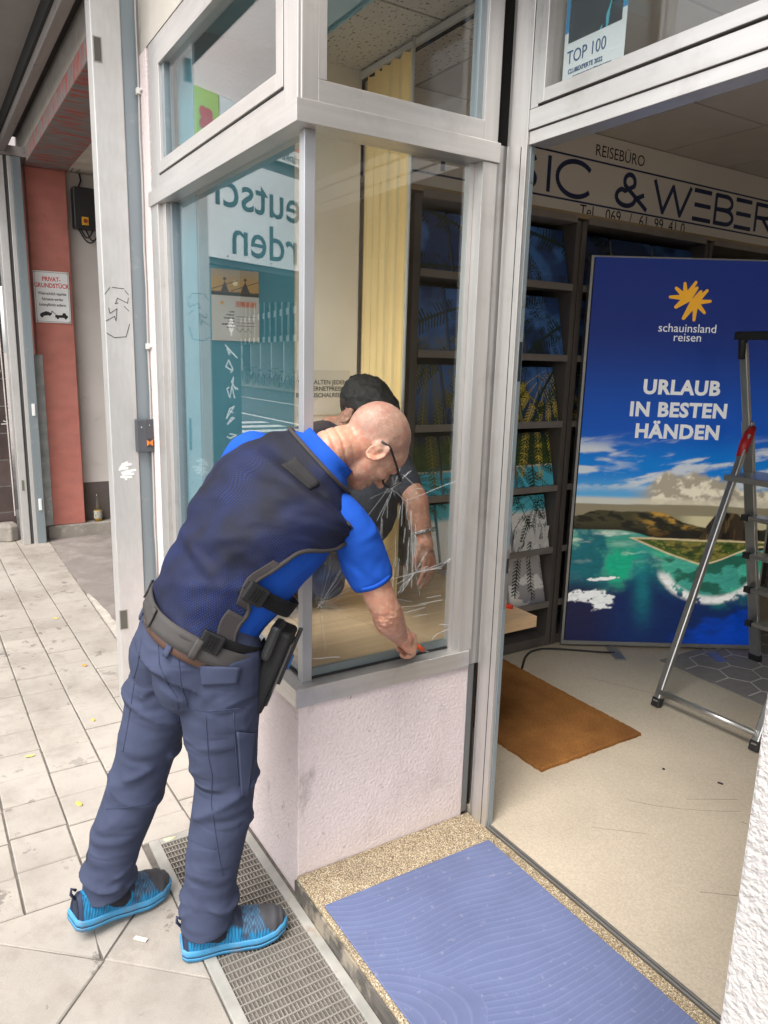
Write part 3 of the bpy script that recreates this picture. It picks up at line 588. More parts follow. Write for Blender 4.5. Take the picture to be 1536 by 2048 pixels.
rb = MB().prism([(-5.38, -.40), (-5.26, -.42), (-5.22, -.30), (-5.27, -.238), (-5.38, -.24)], 0, .16, .03).build("stone_block", CKB, bevel=.01); tag(rb, "rough concrete block at the foot of the tiled pillar", "stone")
# sign, switch box, bottle in the passage
sg = empty("warning_sign", (-5.19, .15, 1.9), "white private property sign with tow truck on the red pillar", "sign")
MB().box(-5.199, -5.189, .012, .293, 1.90, 2.325).build("plate", WHITE, sg, bevel=.003)
REDI = M("red_ink", (.55, .03, .02), .5); GRI = M("rim_grey", (.35, .34, .33), .5)
strokes("border", [[(.022, 1.91), (.283, 1.91), (.283, 2.315), (.022, 2.315), (.022, 1.91)]], .004, (-5.1888, 0, 0), EY, EZ, GRI, sg)
ox = -5.1886
text("headline", "PRIVAT-\nGRUNDSTÜCK", .050, (ox, .152, 2.232), EY, EZ, REDI, sg, bold=.0012, line=1.05, sx=.82)
text("body_text", "Widerrechtlich geparkte\nFahrzeuge werden\nkostenpflichtig entfernt.", .034, (ox, .152, 2.095), EY, EZ, BLK, sg, line=1.35, sx=.66, bold=.0006)
def plate(name, polys, o, mat, parent, xd=EY, yd=EZ, th=.0008):
    m = MB(); o = Vector(o); nn = Vector(xd).cross(Vector(yd)) * th
    for li, p in enumerate(polys):
        nn = Vector(xd).cross(Vector(yd)) * (th + li * 3e-5); k = len(p); v = [o + Vector(xd) * a + Vector(yd) * b_ for a, b_ in p]; v = v + [q + nn for q in v]
        m.add(v, [tuple(range(k, 2 * k))] + [(i, (i + 1) % k, k + (i + 1) % k, k + i) for i in range(k)])
    return m.build(name, mat, parent)
def disc(cx, cy, r, n_=12): return [(cx + r * math.cos(6.2832 * i / n_), cy + r * math.sin(6.2832 * i / n_)) for i in range(n_)]
plate("tow_truck", [[(.165, 1.945), (.265, 1.945), (.268, 1.962), (.255, 1.968), (.248, 1.985), (.228, 1.985), (.222, 1.968), (.165, 1.966)], disc(.185, 1.943, .010), disc(.248, 1.943, .010), [(.175, 1.966), (.18, 1.966), (.145, 2.0), (.138, 1.998)], [(.138, 1.998), (.146, 1.998), (.140, 1.972), (.134, 1.974)],
    [(.045, 1.957), (.05, 1.975), (.07, 1.985), (.095, 1.995), (.115, 1.99), (.135, 1.982), (.138, 1.968), (.05, 1.95)], disc(.062, 1.951, .010), disc(.122, 1.967, .010)], (ox, 0, 0), BLK, sg)
for y in (.024, .281):
    for z in (1.912, 2.313): MB().obox((ox + .002, y, z), EX, EY, EZ, .003, .006, .006).build("screw", GRI, sg)
sb = empty("switch_box", (-5.2, .45, 2.7), "black gate control box with orange main switch in the passage", "switch box")
MB().box(-5.297, -5.17, .362, .60, 2.70, 3.03).build("housing", M("box_black", (.022, .022, .024), .4), sb, bevel=.008)
MB().box(-5.171, -5.160, .42, .475, 2.725, 2.79).build("switch_plate", M("switch_yellow", (.72, .42, .03), .5), sb, bevel=.002); MB().lathe([(.0, 0), (.017, 0), (.017, .014), (0, .014)], n=14).build("knob", M("switch_red", (.35, .05, .02), .5), sb)
kn = [o for o in sb.children if o.name.startswith("knob")][0]; kn.matrix_parent_inverse = wmat(sb).inverted(); kn.matrix_basis = Matrix.Translation((-5.160, .447, 2.757)) @ Matrix.Rotation(R(90), 4, 'Y')
for y0, y1, dz in ((.40, .58, .11), (.46, .57, .09), (.42, .52, .07)):
    MB().tube([(-5.23, y0 + (y1 - y0) * t, 2.70 - dz * math.sin(math.pi * t)) for t in [i / 10 for i in range(11)]], .007, 6).build("cable_loop", RUB, sb, smooth=True)
MB().tube([(-5.28, .42, 3.03), (-5.28, .45, 3.10), (-5.28, .44, 3.155)], .008, 6).build("feed_cable", RUB, sb, smooth=True)
bt = empty("bottle", (-5.1, .45, .12), "clear bottle half full of amber drink on the passage kerb", "bottle")
BG = glass_mat("bottle_glass", (.95, .95, .9), 1.45)
MB().lathe([(.0, 0), (.035, 0), (.037, .01), (.037, .12), (.030, .15), (.014, .19), (.013, .26), (.0, .262)], (-5.235, .435, .119), 16).build("body", BG, bt, smooth=True)
MB().lathe([(.0, .004), (.033, .004), (.034, .10), (.0, .101)], (-5.235, .435, .119), 16).build("drink", M("amber_drink", (.62, .36, .03), .3), bt, smooth=True)
m_ = MB()
for i in range(7): pass
MB().lathe([(.0372, .03), (.0378, .03), (.0378, .10), (.0372, .10)], (-5.235, .435, .119), 16).build("paper_label", M("bottle_label", (.62, .60, .52), .7, col2=(.2, .2, .15), vscale=60), bt)
# scraps on the pavement
def scrap(x, y, a, w, h, col, lab, name="leaf", cat="leaf"):
    m = MB(); c, s_ = math.cos(a), math.sin(a)
    pr = [(-w, 0, .002), (-w * .4, -h, .004), (w * .5, -h * .8, .003), (w, 0, .007), (w * .4, h, .004), (-w * .5, h * .8, .005)] if name == "leaf" else [(-w, -h, .002), (w, -h, .004), (w, h, .006), (-w, h, .003)]
    v = [(x + p[0] * c - p[1] * s_, y + p[0] * s_ + p[1] * c, p[2]) for p in pr]; k = len(v); v += [(a_, b_, c_ - .0015) for a_, b_, c_ in v]
    m.add(v, [tuple(range(k)), tuple(range(k, 2 * k))[::-1]] + [(i, k + i, k + (i + 1) % k, (i + 1) % k) for i in range(k)])
    tag(m.build(name, M(name + "_col", col, .8, var=.25, vscale=40)), lab, cat)
YL = (.55, .42, .10)
scrap(-.845, -.505, .3, .022, .010, YL, "curled yellow leaf on the slab left of the raised shoe")
scrap(-1.30, -.62, 1.4, .020, .007, (.6, .5, .14), "narrow yellow leaf lying in the left slab joint")
scrap(-1.50, -.33, .1, .022, .007, YL, "yellow leaf just left of the officer's thigh")
scrap(-2.16, -.25, .6, .022, .010, (.40, .24, .06), "brown leaf near the foot of the gate post")
scrap(-3.0, -.27, 1.0, .02, .008, YL, "small yellow leaf in the far slab joint")
scrap(-.062, -.472, .7, .021, .006, (.68, .62, .50), "pale torn paper strip between the two shoes", "paper_scrap", "paper")
scrap(-.470, -.275, 1.5, .026, .009, (.62, .58, .34), "pale leaf on the near end of the grating frame")
scrap(.435, .16, .5, .013, .007, (.75, .73, .70), "small white fluff lying on the blue doormat", "paper_scrap", "paper")

# ================================================================== INSIDE THE SHOP
pl = MB().prism([(-1.03, .078), (-.064, .078), (-.064, .655), (-.17, .70), (-.17, 1.13), (-1.03, 1.13)], .645, .690).build("display_plinth", WOOD, bevel=.002); tag(pl, "light wood display board inside the bay window", "display board")
bl = empty("vertical_blind", (-.8, .78, .7), "yellow vertical blind gathered at the side of the bay", "blind")
YB = M("blind_yellow", (.92, .70, .34), .85, var=.03); RAIL = M("rail_white", (.6, .58, .55), .5)
xs = [-1.024, -.93, -.905, -.85, -.83, -.775, -.74, -.60]
prof = [(-1.022, .792), (-.968, .770), (-.935, .785), (-.900, .762), (-.872, .778), (-.830, .752), (-.812, .770), (-.735, .742), (-.720, .758), (-.640, .725), (-.628, .742), (-.560, .712)]
for i in range(len(prof) - 1):
    (x0, y0), (x1, y1) = prof[i], prof[i + 1]
    MB().obox(((x0 + x1) / 2, (y0 + y1) / 2, 1.755 - .004 * i), (x1 - x0, y1 - y0, 0), (y0 - y1, x1 - x0, 0), EZ, math.hypot(x1 - x0, y1 - y0) / 2 + .004, .0008, 1.055).build("slat", YB, bl)
MB().box(-1.02, -.06, .755, .795, 2.795, 2.818).build("rail", RAIL, bl, bevel=.002); MB().box(-1.02, -.06, .770, .782, 2.788, 2.795).build("track_slot", BLACK, bl)
MB().tube([(-.548, .706, 2.79), (-.548, .706, 1.2)], .006, 8).build("wand", RAIL, bl, smooth=True)
# notice and poster on the bay side wall
PAPER = M("paper", (.66, .62, .56), .8, var=.03)
nc = MB().box(-1.0255, -1.0245, .470, .735, 1.43, 1.622).build("paper_notice", PAPER); tag(nc, "paper notice with three lines of capitals on the bay wall", "notice")
text("notice_text", "WIR HALTEN JEDEN\nINTERNETPREIS\nBEI PAUSCHALREISEN", .0265, (-1.0243, .603, 1.542), EY, EZ, BLK, nc, bold=.0002, line=1.05)
def jub(u, v):
    c = np.ones(u.shape + (3,)) * np.array((.56, .54, .50)); w, h = .197, .272
    img = sm(.172, .174, v); s_ = (v - .172) / (h - .172)
    sky_ = np.ones_like(c) * np.array((.50, .30, .10)); sky_ = mixc(sky_, (.40, .33, .24), sm(.45, 1, s_ + .2 * fbm(u * 40, v * 60) - .1)); sky_ = mixc(sky_, (.9, .75, .45), sm(.014, .006, np.hypot(u - .098, v - .222)))
    sky_ = mixc(sky_, (.03, .035, .02), sm(.20, .12, s_ + .05 * (fbm(u * 120, v * 30) - .5)))
    for cx, wd in ((.055, .022), (.140, .026)): sky_ = mixc(sky_, (.06, .05, .045), sm(0, .002, wd * np.clip((.232 - v) / .05, 0, 1) * .9 - abs(u - cx)) * sm(.185, .188, v)); sky_ = mixc(sky_, (.06, .05, .045), sm(.0065, .0055, np.hypot(u - cx, v - .236)))
    for cx in (.03, .12): sky_ = mixc(sky_, (.06, .05, .045), sm(.002, .001, abs(v - .205 - (u - cx) * .35)) * sm(.06, .058, abs(u - cx - .02)))
    c = c * (1 - img[..., None]) + sky_ * img[..., None]
    c = mixc(c, (.62, .15, .05), sm(.130, .132, v) * sm(.156, .154, v) * sm(.100, .101, u) * sm(.185, .184, u) * (np.sin(u * 900) > -.1))
    c = mixc(c, (.60, .32, .05), sm(.008, .006, np.hypot(u - .043, v - .145)))
    for k in range(6): c = mixc(c, (.10, .10, .10), (abs(v - .112 + k * .012) < .0028) * (u > .072 - .03 * ((k * 7 % 5) / 5) - .012 * (k > 3)) * (u < .092) * (vnoise(u * 700, v * 300) > .25) * 1.0)
    for k in range(4): c = mixc(c, (.2, .2, .2), (abs(v - .095 + k * .012) < .0012) * (u > .1) * (u < .18) * 1.0)
    c = mixc(c, (.1, .1, .12), ((abs(v - .042 - .006 * np.sin(u * 260)) < .0013) & (u > .1) & (u < .165)) * 1.0)
    return c
jp = panel("jubilee_poster", (-1.0235, .113, 1.731), EY, EZ, .197, .272, 150, 200, jub, PRINT, None, back=.0015); tag(jp, "sunset jubilee poster pinned on the teal lining of the bay", "poster")
text("poster_title", "JUBILÄUM", .020, (-1.0233, .255, 1.874), EY, EZ, M("orange_title", (.62, .15, .05), .6), jp)
# ---- brochure shelves
DARKM = M("shelf_metal", (.14, .125, .115), .5, .3, .15, 8, stretch=(1, 1, .3)); LEDGE = M("shelf_ledge", (.30, .27, .25), .5, .4, .1, 8); BACK = M("shelf_back", (.018, .016, .015), .7)
sh = empty("brochure_shelf", (-1.2, 2.6, .08), "tall dark metal brochure shelving along the shop wall", "shelving")
ZR = [2.400, 2.062, 1.700, 1.350, 1.000, .645, .325]
MB().box(-1.335, -1.31, 1.06, 4.4, .08, 2.41).build("back_panel", BACK, sh)
for y0, y1 in ((1.055, 1.095), (2.062, 2.095), (2.105, 2.140), (3.13, 3.16), (3.17, 3.20), (4.25, 4.29)): MB().box(-1.31, -1.028, y0, y1, .077, 2.399).build("upright", DARKM, sh, bevel=.002)
bays = [(1.096, 2.061), (2.141, 3.129), (3.201, 4.249)]
for (y0, y1) in bays:
    for z in ZR: MB().box(-1.309, -1.035, y0, y1, z - .012, z + .010).build("shelf", DARKM if z < 2.3 else LEDGE, sh, bevel=.001); MB().box(-1.0345, -1.022, y0, y1, z - .012, z + .022).build("ledge", LEDGE, sh, bevel=.001)
    MB().box(-1.309, -1.03, y0, y1, .08, .135).build("plinth", DARKM, sh)
MB().box(-1.34, -1.025, .80, 4.5, 2.411, 2.435).build("cornice", M("cornice_wood", (.36, .26, .16), .6, stretch=(3, .4, 3), vscale=8), sh)
def mural(y, z):
    c = np.ones(y.shape + (3,)) * np.array((.012, .018, .04))
    c = mixc(c, (.02, .05, .16), sm(1.5, 2.0, z) * .8); c = mixc(c, (.05, .14, .38), sm(.45, .6, fbm(y * 4, z * 4, 4, 3)) * sm(1.3, 1.7, z) * .9)
    c = mixc(c, (.03, .055, .012), sm(1.33, 1.25, z + .08 * (fbm(y * 9, z * 9) - .5))); c = c * (1 + .9 * (fbm(y * 45, z * 45, 3, 8)[..., None] - .5) * sm(1.35, 1.25, z)[..., None])
    c = mixc(c, (.05, .34, .46), sm(1.135, 1.125, z)); c = mixc(c, (.08, .46, .55), sm(1.1, .9, z) * .6 * sm(1.135, 1.125, z)); c = mixc(c, (.5, .5, .42), sm(.006, .002, abs(z - 1.135)))
    sand = sm(.90, .86, z + .03 * (fbm(y * 5, z * 3) - .5)); c = mixc(c, (.56, .54, .52), sand)
    sh_ = sm(.5, .56, fbm(y * 5, z * 9, 4, 5)) * sand; c = mixc(c, (.12, .12, .15), sh_ * sm(.85, .3, z) * .85); c = mixc(c, (.03, .035, .06), sm(.42, .3, z) * .8)
    for cx, cz, a0, a1, rad, col, k in ((1.95, 1.95, 2.0, 5.6, .95, (.012, .022, .010), 13), (1.25, 1.8, 3.2, 6.2, .75, (.11, .10, .02), 11), (2.0, 1.65, 3.4, 5.8, .6, (.36, .28, .04), 9), (1.72, 1.22, -1.2, 1.0, .5, (.012, .03, .014), 8), (1.05, 1.1, -1.1, .4, .35, (.02, .06, .05), 7), (2.02, .98, 2.9, 5.2, .62, (.012, .016, .012), 9), (2.6, 2.0, 2, 6, .9, (.01, .02, .01), 12)):
        dx, dz = y - cx, z - cz; r_ = np.hypot(dx, dz); a = np.mod(np.arctan2(dz + .35 * r_ * r_, dx) - a0, 6.2832) + a0
        t = (a - a0) / (a1 - a0) * k; fr = abs(t - np.floor(t) - .5); leaf = (np.sin(r_ * 330 - fr * 26) > -.1)
        c = mixc(c, col, ((fr < .46 * (1 - .55 * r_ / rad)) & leaf & (a < a1) & (r_ < rad) & (r_ > .02)) * sm(.30, .55, fbm(y * 16, z * 16, 3, 17)) * .95)
        c = mixc(c, tuple(q * 1.3 for q in col), ((fr < .035) & (a < a1) & (r_ < rad)) * .9)
    return c
pan = [[(1.12, 1.291), (1.312, 1.70), (1.79, 2.04)]] * 7
words = ("top", "second", "third", "fourth", "fifth", "sixth", "lowest")
looks = ("dark palm frond", "blue sky and palm frond", "green and yellow frond", "lagoon and treeline", "white beach", "shaded sand", "night sand")
bn_ = 0
for r_ in range(6):
    z0 = ZR[r_ + 1] + .012; z1 = ZR[r_] - .045
    for k, (y0, y1) in enumerate([(1.10, 1.288), (1.298, 1.53), (1.535, 1.775), (1.79, 2.055)]):
        tl = Vector((-.075, 0, z1 - z0)); L = tl.length; tl.normalize()
        o = panel("brochure_stack", (-1.040, y0 + .004, z0), EY, tl, y1 - y0 - .008, L, 60, 84, lambda u, v, a=y0, b_=z0: mural(a + u, b_ + v) * 1.9, PRINTG, None, back=.022 + .006 * (k % 2))
        tag(o, "%s brochure, %s of the %s shelf" % (looks[r_], ("far left", "second", "third", "rightmost")[k], words[r_]), "brochure", "brochures on the shelving")
    if r_ < 3:
        for k, (y0, y1) in enumerate([(2.15, 2.40), (2.42, 2.75), (2.77, 3.12)]):
            if r_ > 0 and k > 0: continue
            tl = Vector((-.075, 0, z1 - z0)); L = tl.length; tl.normalize()
            o = panel("brochure_stack", (-1.040, y0 + .004, z0), EY, tl, y1 - y0 - .008, L, 40, 50, lambda u, v, a=y0, b_=z0: mural(a + u, b_ + v), PRINTG, None, back=.022)
            tag(o, "dark %s brochure beside the blue banner, %s of the %s shelf" % ("palm", ("left", "middle", "right")[k], words[r_]), "brochure", "brochures on the shelving")
text("mural_lettering", "LAU", .125, (-1.0385, 1.905, .735), EY, EZ, WHITE, sh, bold=.008, shear=.15)
# ---- agency sign
asg = empty("agency_sign", (-1.02, 2.5, 2.43), "long white agency name board with navy lettering under the ceiling", "sign")
MB().box(-1.05, -1.030, .80, 5.9, 2.436, 2.824).build("board", M("sign_board", (.70, .65, .60), .6, var=.02), asg)
sx_ = -1.0298
strokes("ruled_line", [[(1.0, 2.697), (5.2, 2.697)], [(1.0, 2.490), (5.2, 2.483)]], .009, (sx_, 0, 0), EY, EZ, INK, asg)
text("small_caps", "REISEBÜRO", .078, (sx_, 2.345, 2.748), EY, EZ, BLK, asg, sx=.98)
for s_, y_ in (("Tel.", 2.075), ("069", 2.265), ("/", 2.45), ("61", 2.53), ("99", 2.655), ("41", 2.78), ("0", 2.885)): text("phone_number", s_, .085, (sx_, y_, 2.447), EY, EZ, BLK, asg, sx=.95, align='LEFT')
def arc(cx, cy, rx, ry, a0, a1, n_=18): return [(cx + rx * math.cos(R(a0 + (a1 - a0) * i / n_)), cy + ry * math.sin(R(a0 + (a1 - a0) * i / n_))) for i in range(n_ + 1)]
z0, z1 = 2.515, 2.668; zm = (z0 + z1) / 2; LT = []
LT += [arc(1.70, z1 - .037, .05, .037, 20, 250) + arc(1.70, z0 + .04, .055, .040, 110, -160)]
LT += [[(1.845, z0), (1.845, z1)]]
LT += [arc(2.03, zm, .128, .082, 42, 318, 26)]
LT += [[(2.575, z0 - .004), (2.40, z1 - .055)] + arc(2.432, z1 - .034, .040, .036, 215, -30, 14) + [(2.40, zm - .005)] + arc(2.41, z0 + .040, .074, .042, 120, 360, 16) + [(2.545, zm - .012)]]
LT += [[(2.635, z1), (2.715, z0), (2.79, z1 - .01), (2.865, z0), (2.945, z1)]]
for y in (2.985, 3.385): LT += [[(y, z1), (y + .145, z1)], [(y + .01, zm), (y + .145, zm)], [(y, z0), (y + .155, z0)]]
LT += [[(3.185, z0), (3.185, z1)] + arc(3.28, z1 - .037, .06, .037, 90, -90, 10) + [(3.20, zm)] + [(3.28, zm)] + arc(3.285, z0 + .038, .07, .038, 90, -90, 10) + [(3.185, z0)]]
LT += [[(3.59, z0), (3.59, z1)] + arc(3.69, z1 - .037, .06, .037, 90, -90, 10) + [(3.61, zm), (3.66, zm), (3.76, z0)]]
LT += [[(1.30, z1), (1.20, z1), (1.20, z0)]]
for i, p in enumerate(LT): strokes("letter", [p], .023, (sx_, 0, 0), EY, EZ, INK, asg)
# ---- banner display
b0 = Vector((-.977, 2.162, 0)); be = Vector((.533, .846, 0)).normalized(); bn = be.cross(EZ)
ban = empty("banner_display", (b0.x, b0.y, .08), "tall blue holiday banner stand showing an island lagoon", "banner stand")
FR = M("banner_frame", (.42, .42, .41), .35, .7); W_, Z0, Z1 = 1.075, .112, 2.232
def ob(name, a0, a1, d0, d1, z0_, z1_, mat, bv=.001):
    c = b0 + be * (a0 + a1) / 2 + bn * (d0 + d1) / 2 + EZ * (z0_ + z1_) / 2
    return MB().obox(c, be, bn, EZ, abs(a1 - a0) / 2, abs(d1 - d0) / 2, (z1_ - z0_) / 2).build(name, mat, ban, bevel=bv)
ob("frame_side", -.02, -.006, -.055, .003, Z0 - .02, Z1, FR); ob("frame_side", W_, W_ + .012, -.055, .003, Z0, Z1, FR); ob("frame_top", -.006, W_, -.055, .003, Z1 - .008, Z1, FR); ob("frame_foot", -.02, W_ + .02, -.055, .006, Z0 - .024, Z0 - .001, FR); ob("back_board", -.005, W_, -.05, -.004, Z0, Z1 - .009, BLACK, 0)
for a in (.27, .83): ob("foot", a - .03, a + .03, -.28, .20, .0765, .084, FR)
def bprint(u, v):
    z = v + Z0; n1 = fbm(u * 7, z * 7, 5, 1); n2 = fbm(u * 22, z * 22, 4, 2)
    c = np.zeros(u.shape + (3,)) + np.array(lin(24, 44, 112))
    c = mixc(c, lin(10, 80, 175), sm(1.9, 1.25, z)); c = mixc(c, lin(0, 120, 205), sm(1.35, 1.12, z)); c = mixc(c, lin(90, 165, 215), sm(1.12, .96, z))
    wis = sm(.50, .70, fbm(u * 5 + 3, z * 26 - u * 5, 5, 4)) * sm(1.33, 1.22, z) * sm(.98, 1.04, z); wis = np.maximum(wis, sm(.46, .62, fbm(u * 4, z * 18, 4, 9)) * sm(.42, .05, u) * sm(1.30, 1.22, z) * sm(.97, 1.05, z))
    c = mixc(c, lin(225, 225, 215), wis * .75)
    cb = 1.0 + .10 * sm(.35, .5, u) * sm(.99, .6, u) + .05 * (fbm(u * 11, u * 3, 3, 6) - .3); cum = sm(cb + .012, cb - .02, z + .03 * (n2 - .5)) * sm(.30, .5, u + .1 * n1)
    c = mixc(c, lin(170, 160, 140), cum); c = mixc(c, lin(235, 225, 200), cum * sm(.42, .62, fbm(u * 18, z * 22, 4, 7))); c = mixc(c, lin(215, 205, 180), sm(.97, .945, z) * .8)
    r1 = .925 + .02 * (fbm(u * 5, u * 0 + 2, 3, 3) - .5); c = mixc(c, lin(140, 130, 105), sm(r1, r1 - .006, z))
    c = mixc(c, lin(200, 190, 150), sm(.868, .860, z) * sm(.55, .68, u))
    r2 = .868 + .045 * fbm(u * 6, u * 0 + 1, 4, 12) - .085 * sm(.42, .72, u) - .04 * sm(.15, 0, u); h_ = sm(r2, r2 - .006, z); rg_ = fbm(u * 14 + z * 10, z * 34, 4, 52)
    c = mixc(c, lin(66, 62, 40), h_); c = mixc(c, lin(190, 145, 60), h_ * sm(.50, .66, rg_) * sm(.30, .50, u) * sm(.80, .6, u)); c = mixc(c, lin(34, 32, 24), h_ * sm(.50, .36, rg_)); c = mixc(c, lin(26, 24, 20), h_ * sm(.82, .76, z) * .8)
    pk = .742 + .150 * np.clip(1 - abs((u - .855) / .145) ** 2.6, 0, 1) + .016 * (n2 - .5); p_ = sm(pk, pk - .006, z) * (u > .70); c = mixc(c, lin(58, 46, 34), p_); c = mixc(c, lin(24, 20, 17), p_ * sm(.54, .42, fbm(u * 50, z * 10, 3, 5))); c = mixc(c, lin(110, 90, 55), p_ * sm(.58, .70, fbm(u * 40, z * 12, 3, 6)) * .7)
    wl = .775 - .075 * sm(.25, .62, u) - .02 * sm(.6, 1.1, u) + .01 * (n1 - .5); wat = sm(wl, wl - .008, z)
    w_ = np.zeros_like(c) + np.array(lin(60, 150, 130)); w_ = mixc(w_, lin(130, 180, 160), sm(.5, .7, fbm(u * 4, z * 22, 4, 15))); w_ = mixc(w_, lin(20, 170, 130), sm(.48, .60, n1) * sm(.70, .62, z)); w_ = mixc(w_, lin(8, 95, 110), sm(.55, .40, n1 + .12 * (z - .5)) * .9)
    w_ = mixc(w_, lin(225, 230, 215), sm(.60, .72, fbm(u * 5 + 7, z * 20, 5, 21)) * sm(.55, .66, z) * .6)
    deep = sm(.50, .36, z + .07 * (n1 - .5) + .10 * np.exp(-((u - .42) / .08) ** 2) * -1 + .05 * sm(.5, .9, u)); w_ = mixc(w_, lin(16, 40, 90), deep); w_ = mixc(w_, lin(0, 62, 170), deep * sm(.42, .65, fbm(u * 5, z * 8, 5, 31)) * sm(.55, .8, u)); w_ = mixc(w_, lin(30, 22, 48), deep * sm(.35, .1, u) * .7)
    w_ = mixc(w_, lin(20, 140, 140), np.exp(-((u - .42 + .1 * (z - .4)) / .05) ** 2) * sm(.12, .45, z) * .55)
    shelf_ = sm(.30, .24, np.hypot((u - .78) / 1.0, (z - .56) / .62)); w_ = mixc(w_, lin(75, 175, 150), shelf_ * .7); w_ = mixc(w_, lin(28, 88, 70), shelf_ * sm(.5, .62, fbm(u * 9, z * 18, 4, 41)) * .9)
    ringd = abs(np.hypot((u - .80) / 1.0, (z - .60) / .78) - .285 - .02 * (n2 - .5)) ; surf = sm(.045, .010, ringd) * sm(.56, .50, z) * sm(.38, .52, n2 + .1); w_ = mixc(w_, lin(240, 240, 235), surf)
    for cx, cz, wx, wz in ((.10, .385, .12, .034), (.19, .355, .07, .05), (.17, .485, .10, .010)): w_ = mixc(w_, lin(240, 242, 240), sm(1.05, .75, np.hypot((u - cx) / wx, (z - cz - .1 * (u - cx)) / wz) + 1.5 * (fbm(u * 34, z * 60, 4, 91) - .5)))
    c = c * (1 - wat[..., None]) + w_ * wat[..., None]
    tri = np.minimum(.718 - z + .02 * n1 - .0 * u, np.minimum((z - .655) + (u - .505) * .32, (z - .588) + (1.2 - u) * .0 + .0 * u)); tri = np.minimum(tri, (z - .70 + (u - .40) * .40) * 1.0); tri = np.minimum(tri, z - .585 - .11 * sm(.72, 1.07, u))
    c = mixc(c, lin(215, 195, 150), sm(-.006, .0, tri)); c = mixc(c, lin(62, 84, 34), sm(.004, .010, tri)); c = mixc(c, lin(120, 112, 50), sm(.008, .014, tri) * sm(.5, .65, n2))
    c = mixc(c, lin(150, 140, 70), sm(.010, .02, tri) * sm(.55, .7, fbm(u * 60, z * 90, 3, 77)) * .8); c = mixc(c, lin(40, 52, 26), sm(.012, .03, tri) * sm(.5, .38, fbm(u * 30, z * 60, 3, 78)) * .8)
    hl = fbm(u * 30 + 8 * n1, z * 120 + 10 * n1, 3, 61); c = c * (1 + .5 * (hl - .5) * wat)[..., None]
    return c
panel("print", b0 + bn * .0035 + EZ * Z0, be, EZ, W_, Z1 - Z0 - .008, 215, 420, bprint, print_mat("backlit_print", .5, 0, .15), ban)
BW = M("banner_white", (.72, .72, .70), .6, var=.02); BO = M("banner_orange", (.78, .38, .03), .6, var=.02)
for m_, c_ in ((BW, (.72, .72, .70)), (BO, (.78, .38, .03))): q_ = m_.node_tree.nodes["Principled BSDF"]; q_.inputs["Emission Color"].default_value = (*c_, 1); q_.inputs["Emission Strength"].default_value = .15
def bt_(name, s, a, z, size, **k): text(name, s, size, b0 + be * a + bn * .0045 + EZ * z, be, EZ, k.pop("mat", BW), ban, **k)
bt_("brand_text", "schauinsland", .515, 1.875, .062, mat=BW); bt_("brand_text", "reisen", .52, 1.828, .062, mat=BW)
for s, a, z in (("URLAUB", .518, 1.563), ("IN", .305, 1.443), ("BESTEN", .590, 1.443), ("HÄNDEN", .520, 1.326)): bt_("slogan", s, a, z, .105, bold=.0042, space=1.08)
m = MB(); cc = (.512, 2.020)
def blob(path, rads):
    pts = [b0 + be * p[0] + bn * .0044 + EZ * p[1] for p in path]
    for i in range(len(path) - 1):
        for q in (0, 1):
            pass
    out = []
    for (p, r_) in zip(path, rads): out.append(disc(p[0], p[1], r_, 14))
    v = []; polys = out[:]
    for (p, r_), (q, s_) in zip(list(zip(path, rads))[:-1], list(zip(path, rads))[1:]):
        d = Vector((q[0] - p[0], q[1] - p[1])); d.normalize(); nn_ = Vector((-d.y, d.x)); polys.append([(p[0] - nn_.x * r_, p[1] - nn_.y * r_), (q[0] - nn_.x * s_, q[1] - nn_.y * s_), (q[0] + nn_.x * s_, q[1] + nn_.y * s_), (p[0] + nn_.x * r_, p[1] + nn_.y * r_)])
    return polys
rays = []
for a_, L in ((72, .095), (108, .088), (140, .092), (172, .098)): rays += blob([(cc[0] - .022 + .012 * math.cos(R(a_)), cc[1] + .012 + .012 * math.sin(R(a_))), (cc[0] - .008 + L * math.cos(R(a_)), cc[1] + L * math.sin(R(a_)))], [.014, .0075])
rays += blob([(cc[0] + .030, cc[1] + .062), (cc[0] - .012, cc[1] + .012), (cc[0] - .070, cc[1] - .036)], [.008, .022, .009])
for a_, L in ((38, .092), (2, .095), (-38, .090), (-78, .096)): rays += blob([(cc[0] + .030 + .008 * math.cos(R(a_)), cc[1] - .010 + .008 * math.sin(R(a_))), (cc[0] + .012 + L * math.cos(R(a_)), cc[1] - .006 + L * math.sin(R(a_)))], [.014, .0075])
rays += blob([(cc[0] + .052, cc[1] + .044), (cc[0] + .022, cc[1] - .014), (cc[0] - .024, cc[1] - .092)], [.008, .022, .009])
plate("sun_logo", rays, b0 + bn * .0042, BO, ban, be, EZ, th=.0006)
tag(MB().tube([(-.90, 1.93, .083), (-.86, 1.86, .082), (-.80, 1.82, .082)] if False else [(-.80, 1.66, .083), (-.858, 1.733, .083), (-.905, 1.785, .083), (-.943, 1.829, .083), (-.972, 1.875, .083), (-.991, 1.918, .083), (-.996, 1.962, .083), (-.990, 2.008, .083), (-.968, 2.05, .083), (-.939, 2.092, .083), (-.868, 2.178, .083), (-.797, 2.263, .083), (-.75, 2.33, .083)], .0055, 8).build("power_cable", RUB, smooth=True), "black power cable looping from under the banner across the floor", "cable")
